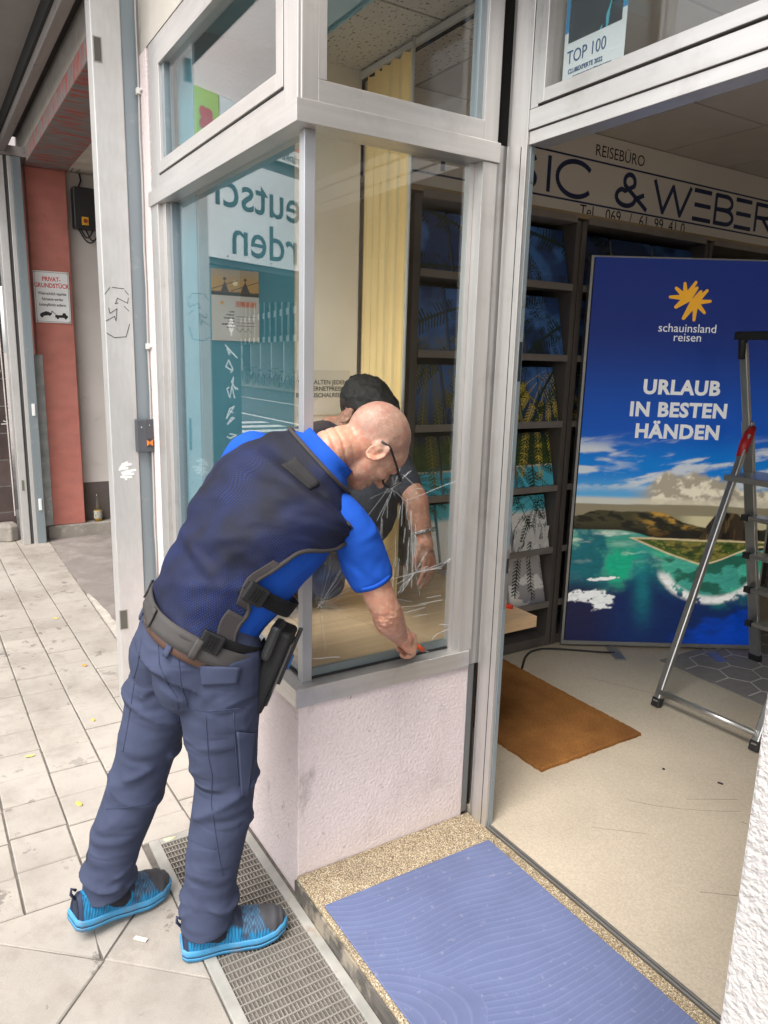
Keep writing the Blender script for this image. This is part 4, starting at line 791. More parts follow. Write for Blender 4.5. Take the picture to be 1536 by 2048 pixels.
# ---- coir mat, rug
CO = M("coir", (.34, .15, .045), .95, 0, .22, 5, bump=1.0, bscale=330, bdist=.008, fine=.45, fscale=380, spec=.1); dirty(CO, (.20, .085, .03), 3, .45, .7, .6)
rj = random.Random(8); cpts = [(-1.0 + .948 * i / 60, 1.085 + .010 * i / 60 + rj.uniform(-.003, .003)) for i in range(60)] + [(-.050 + rj.uniform(-.003, .003), 1.095 + .6 * i / 40) for i in range(40)] + [(-.048 - .952 * i / 60, 1.695 + rj.uniform(-.003, .003)) for i in range(61)]
cm = MB().prism(cpts, .0765, .093, .004).build("coir_mat", CO); tag(cm, "ginger brown coir entrance mat on the shop floor", "doormat")
rug = MB().prism([(-.56, 2.475), (.75, 2.452), (.75, 4.0), (-.56, 4.0)], .0763, .081).build("rug", M("rug_grey", (.23, .215, .21), .95, 0, .08, 30, bump=.3, bscale=300)); tag(rug, "grey rug with pale hexagon outlines under the step ladder", "rug")
hx = []; s_ = .105
for i in range(-1, 9):
    for j in range(0, 7):
        cx = -.5 + i * s_ * 1.732 + (s_ * .866 if j % 2 else 0); cy = 2.55 + j * s_ * 1.5
        pts = [(cx + s_ * math.cos(R(90 + 60 * k)), cy + s_ * math.sin(R(90 + 60 * k))) for k in range(4)]
        pts = [p for p in pts if -.555 < p[0] < .74 and 2.485 < p[1] < 3.98]
        if len(pts) > 1: hx.append(pts)
strokes("hexagon_lines", hx, .007, (0, 0, .0811), EX, EY, M("rug_line", (.5, .47, .45), .95), rug, th=.0004)
# ---- step ladder
LAD = M("ladder_aluminium", (.52, .52, .51), .3, .85, .06, 10); lad = empty("step_ladder", (0, 2.5, .08), "aluminium step ladder with red joints standing beside the banner", "ladder")
JL, JR = Vector((-.262, 2.56, 1.36)), Vector((.245, 2.59, 1.36))
for J, foot, s_ in ((JL, Vector((-.202, 1.989, .10)), 1), (JR, Vector((.278, 2.018, .10)), -1)):
    MB().bar(foot, J, .028, .034, (1, 0, 0)).build("rear_leg", LAD, lad, bevel=.006); MB().bar(foot + Vector((0, 0, -.022)), foot + Vector((0, .012, .022)), .036, .042, (1, 0, 0)).build("foot", RUB, lad, bevel=.004)
    MB().tube([J + Vector((0, -.045, -.11)), J + Vector((0, -.02, -.045)), J + Vector((-.006 * s_, .015, .0)), J + Vector((-.012 * s_, .05, .03))], [.021, .026, .026, .018], 10).build("joint", M("joint_red", (.42, .015, .02), .35), lad, smooth=True)
for xf, xt, s_ in ((-.298, -.30, 1), (.22, .205, -1)):
    MB().bar((xf, 2.955, .10), (xt, 2.60, 1.42), .024, .058, (1, 0, 0)).build("front_rail", LAD, lad, bevel=.004); MB().bar((xf, 2.957, .078), (xf, 2.95, .12), .030, .064, (1, 0, 0)).build("foot", RUB, lad, bevel=.003)
    MB().bar((xt, 2.60, 1.40), (xt - .01, 2.50, 1.80), .022, .040, (1, 0, 0)).build("grab_rail", LAD, lad, bevel=.005); MB().tube([(xt - .010, 2.50, 1.72), (xt - .010, 2.495, 1.80), (xt - .012, 2.493, 1.83)], [.017, .020, .026], 10).build("rail_sleeve", RUB, lad, smooth=True)
MB().box(-.345, .26, 2.47, 2.52, 1.81, 1.85).build("handle_tray", RUB, lad, bevel=.006)
MB().tube([(-.198, 1.995, .155), (.274, 2.02, .155)], .013, 10).build("cross_tube", LAD, lad, smooth=True)
for z in (.317, .516, .713, .921):
    t = (z - .1) / 1.32; y = 2.955 - .355 * t; MB().box(-.285, .205, y - .05, y + .045, z - .012, z + .012).build("step", LAD, lad, bevel=.003); MB().box(-.32, -.287, y - .055, y - .03, z - .016, z + .016).build("step_cap", RUB, lad)
MB().box(-.29, .21, 2.44, 2.72, 1.135, 1.165).build("platform", LAD, lad, bevel=.004)
# ---- club poster behind the fanlight
def club(u, v):
    c = np.ones(u.shape + (3,)) * np.array((.62, .66, .67)); im = (v > .098) & (u > .014) & (u < .198); c = mixc(c, (.012, .014, .018), im * 1.0)
    c = mixc(c, (.02, .20, .42), ((v > .125) & ~im) * 1.0); st = abs(u - .12 - .05 * np.sin((v - .1) * 9 + .4)) < .012 + .01 * np.sin(v * 30); c = mixc(c, (.03, .33, .42), (st & im & (fbm(u * 160, v * 14, 3, 2) > .5)) * 1.0); return c
cp = panel("club_poster", (.200, .7085, 2.437), EX, EZ, .214, .42, 120, 200, club, PRINTG, None, back=.0006)
tag(cp, "white and blue award poster behind the fanlight glass", "poster")
INK2 = M("poster_ink", (.02, .06, .16), .5)
text("poster_headline", "TOP 100", .046, (.283, .7078, 2.497), EX, EZ, INK2, cp, sx=.82); text("poster_line", "CLUBEXPERTE 2022", .0165, (.282, .7078, 2.462), EX, EZ, INK2, cp, sx=.86, bold=.0003); text("poster_line", "Ausgezeichnet unter mehr als 1.100 Reisebüros bundesweit", .0072, (.307, .7078, 2.4475), EX, EZ, INK2, cp, sx=.78)
# small red lighter on the plinth edge
lt = MB().obox((-.30, 1.09, .699), (1, .3, 0), (-.3, 1, 0), EZ, .022, .009, .008).build("lighter", M("lighter_red", (.6, .03, .01), .4), bevel=.003); tag(lt, "small red object on the display board edge by the doorway", "lighter")
# small black crumbs on the floor
for i, (x, y) in enumerate(((.36, 1.66), (.18, 1.55))):
    tag(MB().obox((x, y, .078), (1, .4, 0), (-.4, 1, 0), EZ, .010 - .005 * i, .004, .0018).build("crumb", BLACK), ("long dark crumb on the lino near the ladder foot", "tiny dark speck on the lino beside the coir mat")[i], "crumb")
# ================================================================== ACROSS THE STREET (seen reflected in the glass)
Pr = Vector((-5.287, -1.986, 0)); er = Vector((-.404, -.915, 0)).normalized(); xr = -er; nr = xr.cross(EZ)
def ov(name, e0, e1, d0, d1, z0, z1, mat, parent): return MB().obox(Pr + er * (e0 + e1) / 2 + nr * (d0 + d1) / 2 + EZ * (z0 + z1) / 2, er, nr, EZ, (e1 - e0) / 2, abs(d1 - d0) / 2, (z1 - z0) / 2).build(name, mat, parent)
STUC2 = M("neighbour_stucco", (.80, .71, .69), .9, 0, .06, 2, bump=.6, bscale=40, bdist=.01)
nb = empty("neighbour_building", (Pr.x, Pr.y, 0), "pink neighbouring building on a dark pillar reflected in the bay glass", "building")
ov("upper_storey", -.72, 3.4, -5, -.05, 3.98, 9, STUC2, nb); ov("fascia", -.72, 3.4, -5, -.05, 2.5, 3.97, M("fascia_dark", (.10, .12, .13), .7), nb)
pil = ov("pillar", -.69, -.20, -.5, -.06, 0, 2.49, M("pillar_dark", (.028, .05, .06), .4), nb)
def sgn(name, e0, e1, z0, z1, mat, lab): o = ov(name, e0, e1, -.049, -.02, z0, z1, mat, None); return tag(o, lab, "sign")
def rt(name, s, e, z, size, mat, par, **k): return text(name, s, size, Pr + er * e + nr * -.018 + EZ * z, xr, EZ, mat, par, **k)
LB = M("sign_white_blue", (.80, .82, .83), .5, var=.02); DT = M("sign_teal_ink", (.02, .07, .08), .5)
s1 = sgn("orden_sign", -.70, 1.45, 2.555, 3.46, LB, "white sign with large dark letters mirrored in the bay glass")
rt("lettering", "Deutscher", 1.06, 3.17, .47, DT, s1, align='LEFT', sx=1.12, bold=.003); rt("lettering", "Orden", 1.06, 2.76, .47, DT, s1, align='LEFT', sx=1.12, bold=.003)
for e in (-.4, .2, .75): MB().obox(Pr + er * e + nr * -.018 + EZ * 2.585, er, nr, EZ, .006, .004, .006).build("bolt", BLACK, s1)
s2 = sgn("drinks_sign", .05, 1.5, 3.58, 3.97, WHITE, "white and red drinks sign above the large reflected sign")
rt("lettering", "Getränke", .82, 3.64, .12, BLK, s2, align='LEFT'); ov("red_band", .06, 1.49, -.0195, -.017, 3.72, 3.79, M("band_red", (.6, .03, .02), .5), s2); rt("lettering", "e 1.18", .80, 3.85, .13, BLK, s2, align='LEFT')
GRN = M("lime_green", (.42, .60, .08), .5, var=.03); s3 = sgn("clover_sign", -.72, -.41, 3.48, 3.965, GRN, "lime green sign with a red clover reflected in the upper pane")
cl = []
for a in (60, 130, 200, 300): cl.append(disc(.57 + .055 * math.cos(R(a)), 3.73 + .055 * math.sin(R(a)), .05, 14))
plate("clover", cl, Pr + nr * -.0185, REDI, s3, xr, EZ)
s4 = sgn("pale_sign", -.40, .04, 3.48, 3.965, LB, "pale sign beside the lime green clover sign"); rt("lettering", "ore", -.12, 3.82, .15, BLK, s4)
plate("shield", [[(.24, 1.88), (.36, 1.88), (.36, 2.02), (.24, 2.02)]], Pr + nr * -.0585, WHITE, nb, xr, EZ) if False else None
gg = [[(.33 + .03 * math.cos(t), 1.95 + .06 * math.sin(t)) for t in (0, 1, 2, 3, 4, 5, 6.28)], [(.33, 2.02), (.33, 1.86)], [(.28, 1.95), (.38, 1.95)]]
rg = random.Random(2)
for z in (1.7, 1.55, 1.4, 1.3, 1.1, 1.0, .9): gg.append([(.33 + rg.uniform(-.09, .09), z + rg.uniform(-.07, .07)) for _ in range(5)])
strokes("graffiti", gg, .014, Pr + nr * -.0595, xr, EZ, WHITE, nb)
# opposite row
Pb = Vector((-45.8, -20.4, 0)); eb_ = Vector((-.981, -.192, 0)).normalized(); nb_ = -eb_.cross(EZ)
if nb_.y < 0: nb_ = -nb_
ob_ = empty("opposite_block", (Pb.x, Pb.y, 0), "office block with banded windows across the street, reflected", "building")
def oo(name, e0, e1, d0, d1, z0, z1, mat): return MB().obox(Pb + eb_ * (e0 + e1) / 2 + nb_ * (d0 + d1) / 2 + EZ * (z0 + z1) / 2, eb_, nb_, EZ, (e1 - e0) / 2, abs(d1 - d0) / 2, (z1 - z0) / 2).build(name, mat, ob_)
FAC = M("office_facade", (.78, .80, .80), .7); WG = M("office_glass", (.05, .08, .10), .1); MUL = M("office_mullion", (.06, .09, .10), .5)
oo("facade", -30, 26, -8, 0, 2.6, 6.4, FAC); oo("ground_floor", -30, 26, -8, -2, 0, 2.6, M("arcade_dark", (.08, .08, .08), .7))
for z0, z1 in ((3.0, 4.3), (4.75, 6.1)):
    for k in range(24):
        e = -22 + k * 1.9; oo("window", e, e + .55, .0, .05, z0, z1, WG); oo("window", e + .68, e + 1.2, .0, .05, z0, z1, WG); oo("window", e + 1.3, e + 1.6, 0, .05, z0, z1, WG)
for k in range(25): oo("mullion", -22.2 + k * 1.9, -21.95 + k * 1.9, 0, .2, 2.6, 6.5, MUL)
for k in range(9): oo("column", -20 + k * 4, -19.6 + k * 4, -1.9, -.2, 0, 2.59, FAC)
h2 = empty("gabled_house", (-52, -34, 0), "pale gabled house far down the street, reflected", "building")
MB().box(-66, -55, -34, -29, 0, 5).build("wall", CREAM, h2); MB().add([(-66, -34.2, 5), (-55, -34.2, 5), (-55, -28.8, 5), (-66, -28.8, 5), (-66, -31.5, 9), (-55, -31.5, 9)], [(0, 1, 5, 4), (2, 3, 4, 5), (1, 2, 5), (3, 0, 4)]).build("roof", M("roof_red", (.25, .09, .07), .8), h2)
# parked bicycles
bm_ = {}
def bike_meshes():
    def ringp(cx, r): return [(cx + r * math.cos(6.2832 * i / 18), 0, .34 + r * math.sin(6.2832 * i / 18)) for i in range(18)]
    w = MB().tube([(p[0], 0, p[2] - .34) for p in ringp(0, .32)], .018, 6, closed=True)
    for k in range(8): w.tube([(0, 0, 0), (.31 * math.cos(k * .785), 0, .31 * math.sin(k * .785))], .003, 3)
    f = MB()
    for a, b_ in (((-.5, .34), (0, .30)), ((0, .30), (-.18, .80)), ((-.5, .34), (-.15, .72)), ((0, .30), (.40, .72)), ((-.15, .72), (.38, .80)), ((.38, .85), (.55, .34))): f.tube([(a[0], 0, a[1]), (b_[0], 0, b_[1])], .016, 6)
    f.tube([(.30, -.25, .98), (.38, 0, .95), (.30, .25, .98)], .012, 6); f.tube([(.38, 0, .84), (.38, 0, .95)], .014, 6)
    s_ = MB().obox((-.2, 0, .84), EX, EY, EZ, .13, .06, .03)
    return w.mesh("wheel"), f.mesh("frame"), s_.mesh("saddle")
wm, fm, sm_ = bike_meshes(); wm.materials.append(RUB); sm_.materials.append(RUB)
for i in range(7):
    x = -40 + i * 1.5; c = ((.5, .5, .5), (.1, .1, .12), (.6, .6, .62), (.3, .05, .05), (.7, .7, .7), (.08, .12, .2), (.5, .5, .5))[i]
    bk = empty("bicycle", (x, -15.2, 0), "%s bicycle in the reflected rack, number %s from the left" % (("grey", "black", "silver", "dark red", "white", "navy", "pale grey")[i], ("one", "two", "three", "four", "five", "six", "seven")[i]), "bicycle", "bicycles parked across the street")
    m_ = fm.copy(); m_.materials.append(M("bike_paint", c, .35))
    for nm, me, dx, dz in (("wheel", wm, -.5, .34), ("wheel", wm, .55, .34), ("frame", m_, 0, 0), ("saddle", sm_, 0, 0)):
        o = bpy.data.objects.new(nm, me); COL.objects.link(o); o.parent = bk; o.location = (dx, 0, dz)
    bk.rotation_euler = (0, 0, R(8 * (i % 3) - 6))
# ================================================================== PEOPLE
def V(*a): return Vector(a)
def loft(rings, n=20, cap=True):
    """rings: (centre, side axis, front axis, rx, ry, power)"""
    v = []; f = []
    for c, a, b_, rx, ry, pw in rings:
        for k in range(n):
            t = 6.283185 * k / n; ct, st = math.cos(t), math.sin(t)
            v.append(c + a * (math.copysign(abs(ct) ** (2 / pw), ct) * rx) + b_ * (math.copysign(abs(st) ** (2 / pw), st) * ry))
    for i in range(len(rings) - 1):
        for k in range(n): m = (k + 1) % n; f.append((i * n + k, i * n + m, (i + 1) * n + m, (i + 1) * n + k))
    if cap: f += [tuple(range(n))[::-1], tuple(range((len(rings) - 1) * n, len(rings) * n))]
    return v, f
def limb(pts, rads, n=14, flat=1.0, ref=None):
    m = MB(); P = [Vector(p) for p in pts]
    # subdivide smoothly
    Q = []; RR = []
    for i in range(len(P) - 1):
        p0 = P[max(i - 1, 0)]; p1 = P[i]; p2 = P[i + 1]; p3 = P[min(i + 2, len(P) - 1)]
        for k in range(5):
            t = k / 5; Q.append(.5 * ((2 * p1) + (p2 - p0) * t + (2 * p0 - 5 * p1 + 4 * p2 - p3) * t * t + (3 * p1 - p0 - 3 * p2 + p3) * t ** 3)); u = t * t * (3 - 2 * t); RR.append(rads[i] * (1 - u) + rads[i + 1] * u)
    Q.append(P[-1]); RR.append(rads[-1])
    # rounded ends
    d0 = (Q[0] - Q[1]).normalized(); d1 = (Q[-1] - Q[-2]).normalized()
    Q = [Q[0] + d0 * RR[0] * .9, Q[0] + d0 * RR[0] * .6] + Q + [Q[-1] + d1 * RR[-1] * .6, Q[-1] + d1 * RR[-1] * .9]; RR = [RR[0] * .35, RR[0] * .8] + RR + [RR[-1] * .8, RR[-1] * .35]
    m.tube(Q, RR, n); return m.v, m.f
def ell(c, ax, ay, az, rx, ry, rz, n=16, k=10):
    v = []; f = []; c = Vector(c)
    for i in range(1, k):
        ph = math.pi * i / k
        for j in range(n): t = 6.283185 * j / n; v.append(c + ax * rx * math.sin(ph) * math.cos(t) + ay * ry * math.sin(ph) * math.sin(t) + az * rz * math.cos(ph))
    v.append(c + az * rz); v.append(c - az * rz); T, B = len(v) - 2, len(v) - 1
    for i in range(k - 2):
        for j in range(n): m = (j + 1) % n; f.append((i * n + j, (i + 1) * n + j, (i + 1) * n + m, i * n + m))
    for j in range(n): m = (j + 1) % n; f.append((T, j, m)); f.append((B, (k - 2) * n + m, (k - 2) * n + j))
    return v, f
def fuse(parts, voxel=.006, smooth=6, fac=.5):
    m = MB()
    for v, f in parts: m.add(v, f)
    me = m.mesh("tmp"); bm = bmesh.new(); bm.from_mesh(me); bmesh.ops.recalc_face_normals(bm, faces=bm.faces); bm.to_mesh(me); bm.free()
    o = bpy.data.objects.new("tmp", me); COL.objects.link(o)
    r = o.modifiers.new("r", 'REMESH'); r.mode = 'VOXEL'; r.voxel_size = voxel; r.adaptivity = 0
    s = o.modifiers.new("s", 'SMOOTH'); s.iterations = smooth; s.factor = fac
    out = bpy.data.meshes.new_from_object(o.evaluated_get(bpy.context.evaluated_depsgraph_get()))
    bpy.data.objects.remove(o); bpy.data.meshes.remove(me); return out
def displace(me, fn):
    n = len(me.vertices); co = np.empty(n * 3); me.vertices.foreach_get("co", co); co = co.reshape(-1, 3); no = np.empty(n * 3); me.vertices.foreach_get("normal", no); no = no.reshape(-1, 3)
    co = co + no * fn(co, no)[:, None]; me.vertices.foreach_set("co", co.ravel()); me.update(); return me
def n3(co, sx, sy, sz, seed=0):         # cheap 3-D noise by blending two planes
    x, y, z = co[:, 0] * sx, co[:, 1] * sy, co[:, 2] * sz
    return .5 * (fbm(x + .7 * y + seed, z + .31 * x, 3, seed) + fbm(y - .5 * x + 9, z - .27 * y, 3, seed + 7)) - .5
def paint(me, fn):
    n = len(me.vertices); co = np.empty(n * 3); me.vertices.foreach_get("co", co); co = co.reshape(-1, 3)
    ca = me.color_attributes.new("Col", 'FLOAT_COLOR', 'POINT'); c = np.clip(fn(co), 0, 1); c = c if c.shape[1] == 4 else np.hstack([c, np.zeros((n, 1))]); ca.data.foreach_set("color", c.ravel()); return me
SKIN = print_mat("skin", .5); bs = SKIN.node_tree.nodes["Principled BSDF"]; bs.inputs["Subsurface Weight"].default_value = .12; bs.inputs["Subsurface Radius"].default_value = (.012, .004, .002); bs.inputs["Subsurface Scale"].default_value = .6
nn_ = SKIN.node_tree.nodes.new("ShaderNodeTexNoise"); nn_.inputs["Scale"].default_value = 260; bp_ = SKIN.node_tree.nodes.new("ShaderNodeBump"); bp_.inputs["Strength"].default_value = .18; bp_.inputs["Distance"].default_value = .001
SKIN.node_tree.links.new(nn_.outputs["Fac"], bp_.inputs["Height"]); SKIN.node_tree.links.new(bp_.outputs[0], bs.inputs["Normal"])
def skin_nodes():
    n = SKIN.node_tree.nodes; l = SKIN.node_tree.links; at = [q for q in n if q.type == 'ATTRIBUTE'][0]; tc = n.new("ShaderNodeTexCoord")
    def nz(sc, det=3.0): q = n.new("ShaderNodeTexNoise"); q.inputs["Scale"].default_value = sc; q.inputs["Detail"].default_value = det; l.new(tc.outputs["Object"], q.inputs["Vector"]); return q.outputs["Fac"]
    def mr(src, a, b_, c, d): q = n.new("ShaderNodeMapRange"); q.inputs[1].default_value, q.inputs[2].default_value, q.inputs[3].default_value, q.inputs[4].default_value = a, b_, c, d; l.new(src, q.inputs[0]); return q.outputs[0]
    def mix(f, a, b_):
        q = n.new("ShaderNodeMix"); q.data_type = 'RGBA'; l.new(f, q.inputs["Factor"])
        if isinstance(a, tuple): q.inputs["A"].default_value = (*a, 1)
        else: l.new(a, q.inputs["A"])
        if isinstance(b_, tuple): q.inputs["B"].default_value = (*b_, 1)
        else: l.new(b_, q.inputs["B"])
        return q.outputs["Result"]
    c = mix(mr(nz(28, 5), .46, .68, 0, .7), at.outputs["Color"], (.52, .17, .115)); c = mix(mr(nz(75, 4), .48, .7, 0, .6), c, (.60, .38, .28)); c = mix(mr(nz(420), .56, .68, 0, .35), c, (.27, .11, .07))
    mu = n.new("ShaderNodeMath"); mu.operation = 'MULTIPLY'; l.new(at.outputs["Alpha"], mu.inputs[0]); l.new(mr(nz(650, 2), .40, .60, .25, 1.0), mu.inputs[1]); c = mix(mu.outputs[0], c, (.13, .118, .108))
    l.new(c, bs.inputs["Base Color"]); l.new(mr(nz(60), .3, .7, .38, .62), bs.inputs["Roughness"]); nn_.inputs["Scale"].default_value = 330; bp_.inputs["Strength"].default_value = .45; bp_.inputs["Distance"].default_value = .0015
skin_nodes()
cr_, cu_, cf_ = V(.529, .848, .027), V(-.188, .086, .978), V(-.828, .522, -.205)
def hand(wr, L, N, side, curl, spread=.019, size=1.0, thumb=1):
    """palm, four fingers, thumb; L along the hand, N back-of-hand normal, side +1/-1 puts the thumb"""
    L = L.normalized(); N = (N - L * N.dot(L)).normalized(); S = L.cross(N) * side; parts = []; z = size
    pc = wr + L * .050 * z; parts.append(ell(pc, S, L, N, .040 * z, .052 * z, .017 * z)); parts.append(limb([wr - L * .02, wr + L * .03 * z], [.027 * z, .030 * z], 12))
    for i in range(4):
        k = i - 1.5; base = wr + L * (.088 - .004 * abs(k)) * z - S * k * spread * z + N * .003
        ln = (.036, .041, .039, .030)[i] * z; p = [base - L * .03 * z, base]; d = L.copy(); a = 0
        for j in range(3):
            a += curl[j]; d = L * math.cos(a) - N * math.sin(a) - S * k * .06; p.append(p[-1] + d.normalized() * ln * (1, .75, .6)[j])
        parts.append(limb(p, [.0095 * z, .0098 * z, .0092 * z, .0084 * z, .0072 * z], 10))
    if thumb:
        t0 = wr + L * .02 * z + S * .028 * z; t1 = wr + L * .055 * z + S * .045 * z - N * .012 * z; t2 = wr + L * .085 * z + S * .038 * z - N * .026 * z; t3 = wr + L * .105 * z + S * .024 * z - N * .034 * z
        parts.append(limb([t0, t1, t2, t3], [.015 * z, .0125 * z, .011 * z, .009 * z], 10))
    return parts
def head_parts(c, hr, hf, hu, k=1.0):
    def P(x, y, z): return c + (hr * x + hf * y + hu * z) * k
    E = lambda x, y, z, a, b_, d: ell(P(x, y, z), hr, hf, hu, a * k, b_ * k, d * k, 20, 14)
    pr = [E(0, -.014, .030, .076, .099, .090), E(0, .03, .02, .070, .075, .075), E(0, .032, -.035, .060, .066, .085), E(0, .055, -.088, .043, .045, .032), E(0, .093, .014, .048, .014, .012), E(.040, .062, -.022, .022, .030, .022), E(-.040, .062, -.022, .022, .030, .022), E(0, .03, -.075, .055, .05, .045)]
    pr.append(limb([P(0, .095, .012), P(0, .112, -.018), P(0, .122, -.036)], [.009 * k, .011 * k, .013 * k], 10)); pr.append(E(0, .104, -.043, .017, .012, .008)); pr.append(E(0, .096, -.066, .022, .010, .006)); pr.append(E(0, .092, -.076, .019, .010, .006))
    for s in (1, -1):
        rim = [P(s * (.079 + .012 * (math.cos(t) < 0)), -.012 - .019 * math.cos(t) * 1.0 + .004 * math.sin(t), -.008 + .031 * math.sin(t)) for t in [i * 6.2832 / 14 for i in range(15)]]
        m = MB(); m.tube(rim[:-1], .0052 * k, 8, closed=True); pr.append((m.v, m.f)); pr.append(ell(P(s * .078, -.010, -.008), hr, hf, hu, .0045 * k, .017 * k, .028 * k)); pr.append(ell(P(s * .080, -.010, -.036), hr, hf, hu, .006 * k, .009 * k, .009 * k)); pr.append(limb([P(s * .083, -.002, .010), P(s * .085, -.016, .002), P(s * .083, -.014, -.02)], [.004 * k] * 3, 8))
    return pr, P

# ------------------------------------------------------------------ officer
SP = [(0.0, V(.000, -.285, .955)), (.18, V(.012, -.240, 1.035)), (.36, V(.022, -.185, 1.115)), (.55, V(.030, -.125, 1.205)), (.72, V(.036, -.065, 1.285)), (.86, V(.045, -.010, 1.352)), (1.0, V(.068, .050, 1.415))]
AX0, AX1 = V(.98, -.20, -.02).normalized(), V(.885, .31, -.347).normalized()
WD = [(-.2, .176), (0, .174), (.15, .168), (.35, .176), (.55, .194), (.72, .204), (.80, .196), (.88, .158), (.95, .112), (1.0, .080), (1.1, .07)]
DP = [(-.2, .130), (0, .138), (.15, .140), (.35, .150), (.55, .154), (.72, .142), (.80, .126), (.88, .098), (.95, .080), (1.0, .068), (1.1, .06)]
def lut(t, x):
    if x <= t[0][0]: return t[0][1]
    for (a, p), (b_, q) in zip(t[:-1], t[1:]):
        if x <= b_: k = (x - a) / (b_ - a); k = k * k * (3 - 2 * k) if not isinstance(p, Vector) else k; return p * (1 - k) + q * k
    return t[-1][1]
def spine(s):
    if s < 0: return SP[0][1] + (SP[0][1] - SP[1][1]) * (-s / .18)
    if s > 1: return SP[-1][1] + (SP[-1][1] - SP[-2][1]) * ((s - 1) / .14)
    # catmull through
    for i in range(len(SP) - 1):
        if s <= SP[i + 1][0] + 1e-9:
            p0 = SP[max(i - 1, 0)][1]; p1 = SP[i][1]; p2 = SP[i + 1][1]; p3 = SP[min(i + 2, len(SP) - 1)][1]; t = (s - SP[i][0]) / (SP[i + 1][0] - SP[i][0])
            return .5 * ((2 * p1) + (p2 - p0) * t + (2 * p0 - 5 * p1 + 4 * p2 - p3) * t * t + (3 * p1 - p0 - 3 * p2 + p3) * t ** 3)
def frame(s):
    t = (spine(s + .03) - spine(s - .03)).normalized(); k = max(0, min(1, s)); k = k * k * (3 - 2 * k); a = AX0 * (1 - k) + AX1 * k; a = (a - t * a.dot(t)).normalized(); b_ = t.cross(a); return t, a, b_
def ring(s, off=0.0, n=28, pw=2.5):
    t, a, b_ = frame(s); return (spine(s), a, b_, lut(WD, s) + off, lut(DP, s) + off, pw)
def surf(s, th, off=0.0, pw=2.5):       # th 0 right side, 90 back, 180 left
    c, a, b_, w, d, _ = ring(s, off); ct, st = math.cos(R(th)), math.sin(R(th))
    back = 1.0 + .10 * max(0, st) * math.sin(math.pi * max(0, min(1, s)))
    return c + a * (math.copysign(abs(ct) ** (2 / pw), ct) * w) - b_ * (math.copysign(abs(st) ** (2 / pw), st) * d * back)
SHR, ELR, WRR = V(.182, .066, 1.238), V(.192, .183, .970), V(.030, .338, .822)
SHL, ELL_, WRL = V(-.150, -.075, 1.385), V(-.262, -.195, 1.165), V(-.30, -.06, .985)
HPR, KNR, ANR = V(.088, -.272, .900), V(.072, -.268, .505), V(.072, -.318, .105)
HPL, KNL, ANL = V(-.085, -.322, .915), V(-.150, -.440, .490), V(-.185, -.540, .130)
HC = V(.082, .192, 1.440)
hf = (cr_ * .42 - cu_ * .76 + cf_ * .48).normalized(); hu = (cr_ * .85 + cu_ * .50 + cf_ * .10); hu = (hu - hf * hu.dot(hf)).normalized(); hr = hf.cross(hu)
hp, HP_ = head_parts(HC, hr, hf, hu, 1.0)
parts = hp + [limb([spine(.93), spine(1.0) + V(.0, .012, .012), HP_(0, -.035, -.055), HP_(0, -.02, -.02)], [.062, .058, .057, .055], 18)]
parts += [loft([ring(s, -.022) for s in [i / 12 for i in range(0, 12)]] + [ring(1.0, -.02)], 24)]
parts += [limb([SHR, (SHR + ELR) / 2 + V(.004, .0, 0), ELR + V(.0, -.004, .02), ELR + (WRR - ELR) * .22, ELR + (WRR - ELR) * .6, WRR], [.044, .045, .043, .046, .037, .027], 18)]
parts += [ell(ELR + V(.014, -.012, -.010), V(1, 0, 0), V(0, 1, 0), V(0, 0, 1), .022, .022, .022)]
parts += [limb([SHL, (SHL + ELL_) / 2, ELL_, ELL_ + (WRL - ELL_) * .3, WRL], [.046, .046, .042, .044, .027], 18)]
parts += hand(WRR, V(-.16, .80, -.58), V(.80, .38, .46), -1, (1.15, 1.35, .95), .0185)
parts += hand(WRL, V(.55, .5, -.67), V(-.6, .6, .2), 1, (.35, .4, .3), .020)
for a, b_, c_ in ((HPR, KNR, ANR), (HPL, KNL, ANL)): parts += [limb([a, (a + b_) / 2, b_, b_ + (c_ - b_) * .3, c_], [.082, .072, .055, .054, .036], 16), limb([c_, c_ + V(.01, .06, -.05)], [.03, .02], 12)]
parts += [ell((HPR + HPL) / 2 + V(0, 0, .03), AX0, AX0.cross(V(0, 0, 1)) * -1, V(0, 0, 1), .15, .10, .12)]
me = fuse(parts, .0048, 5)
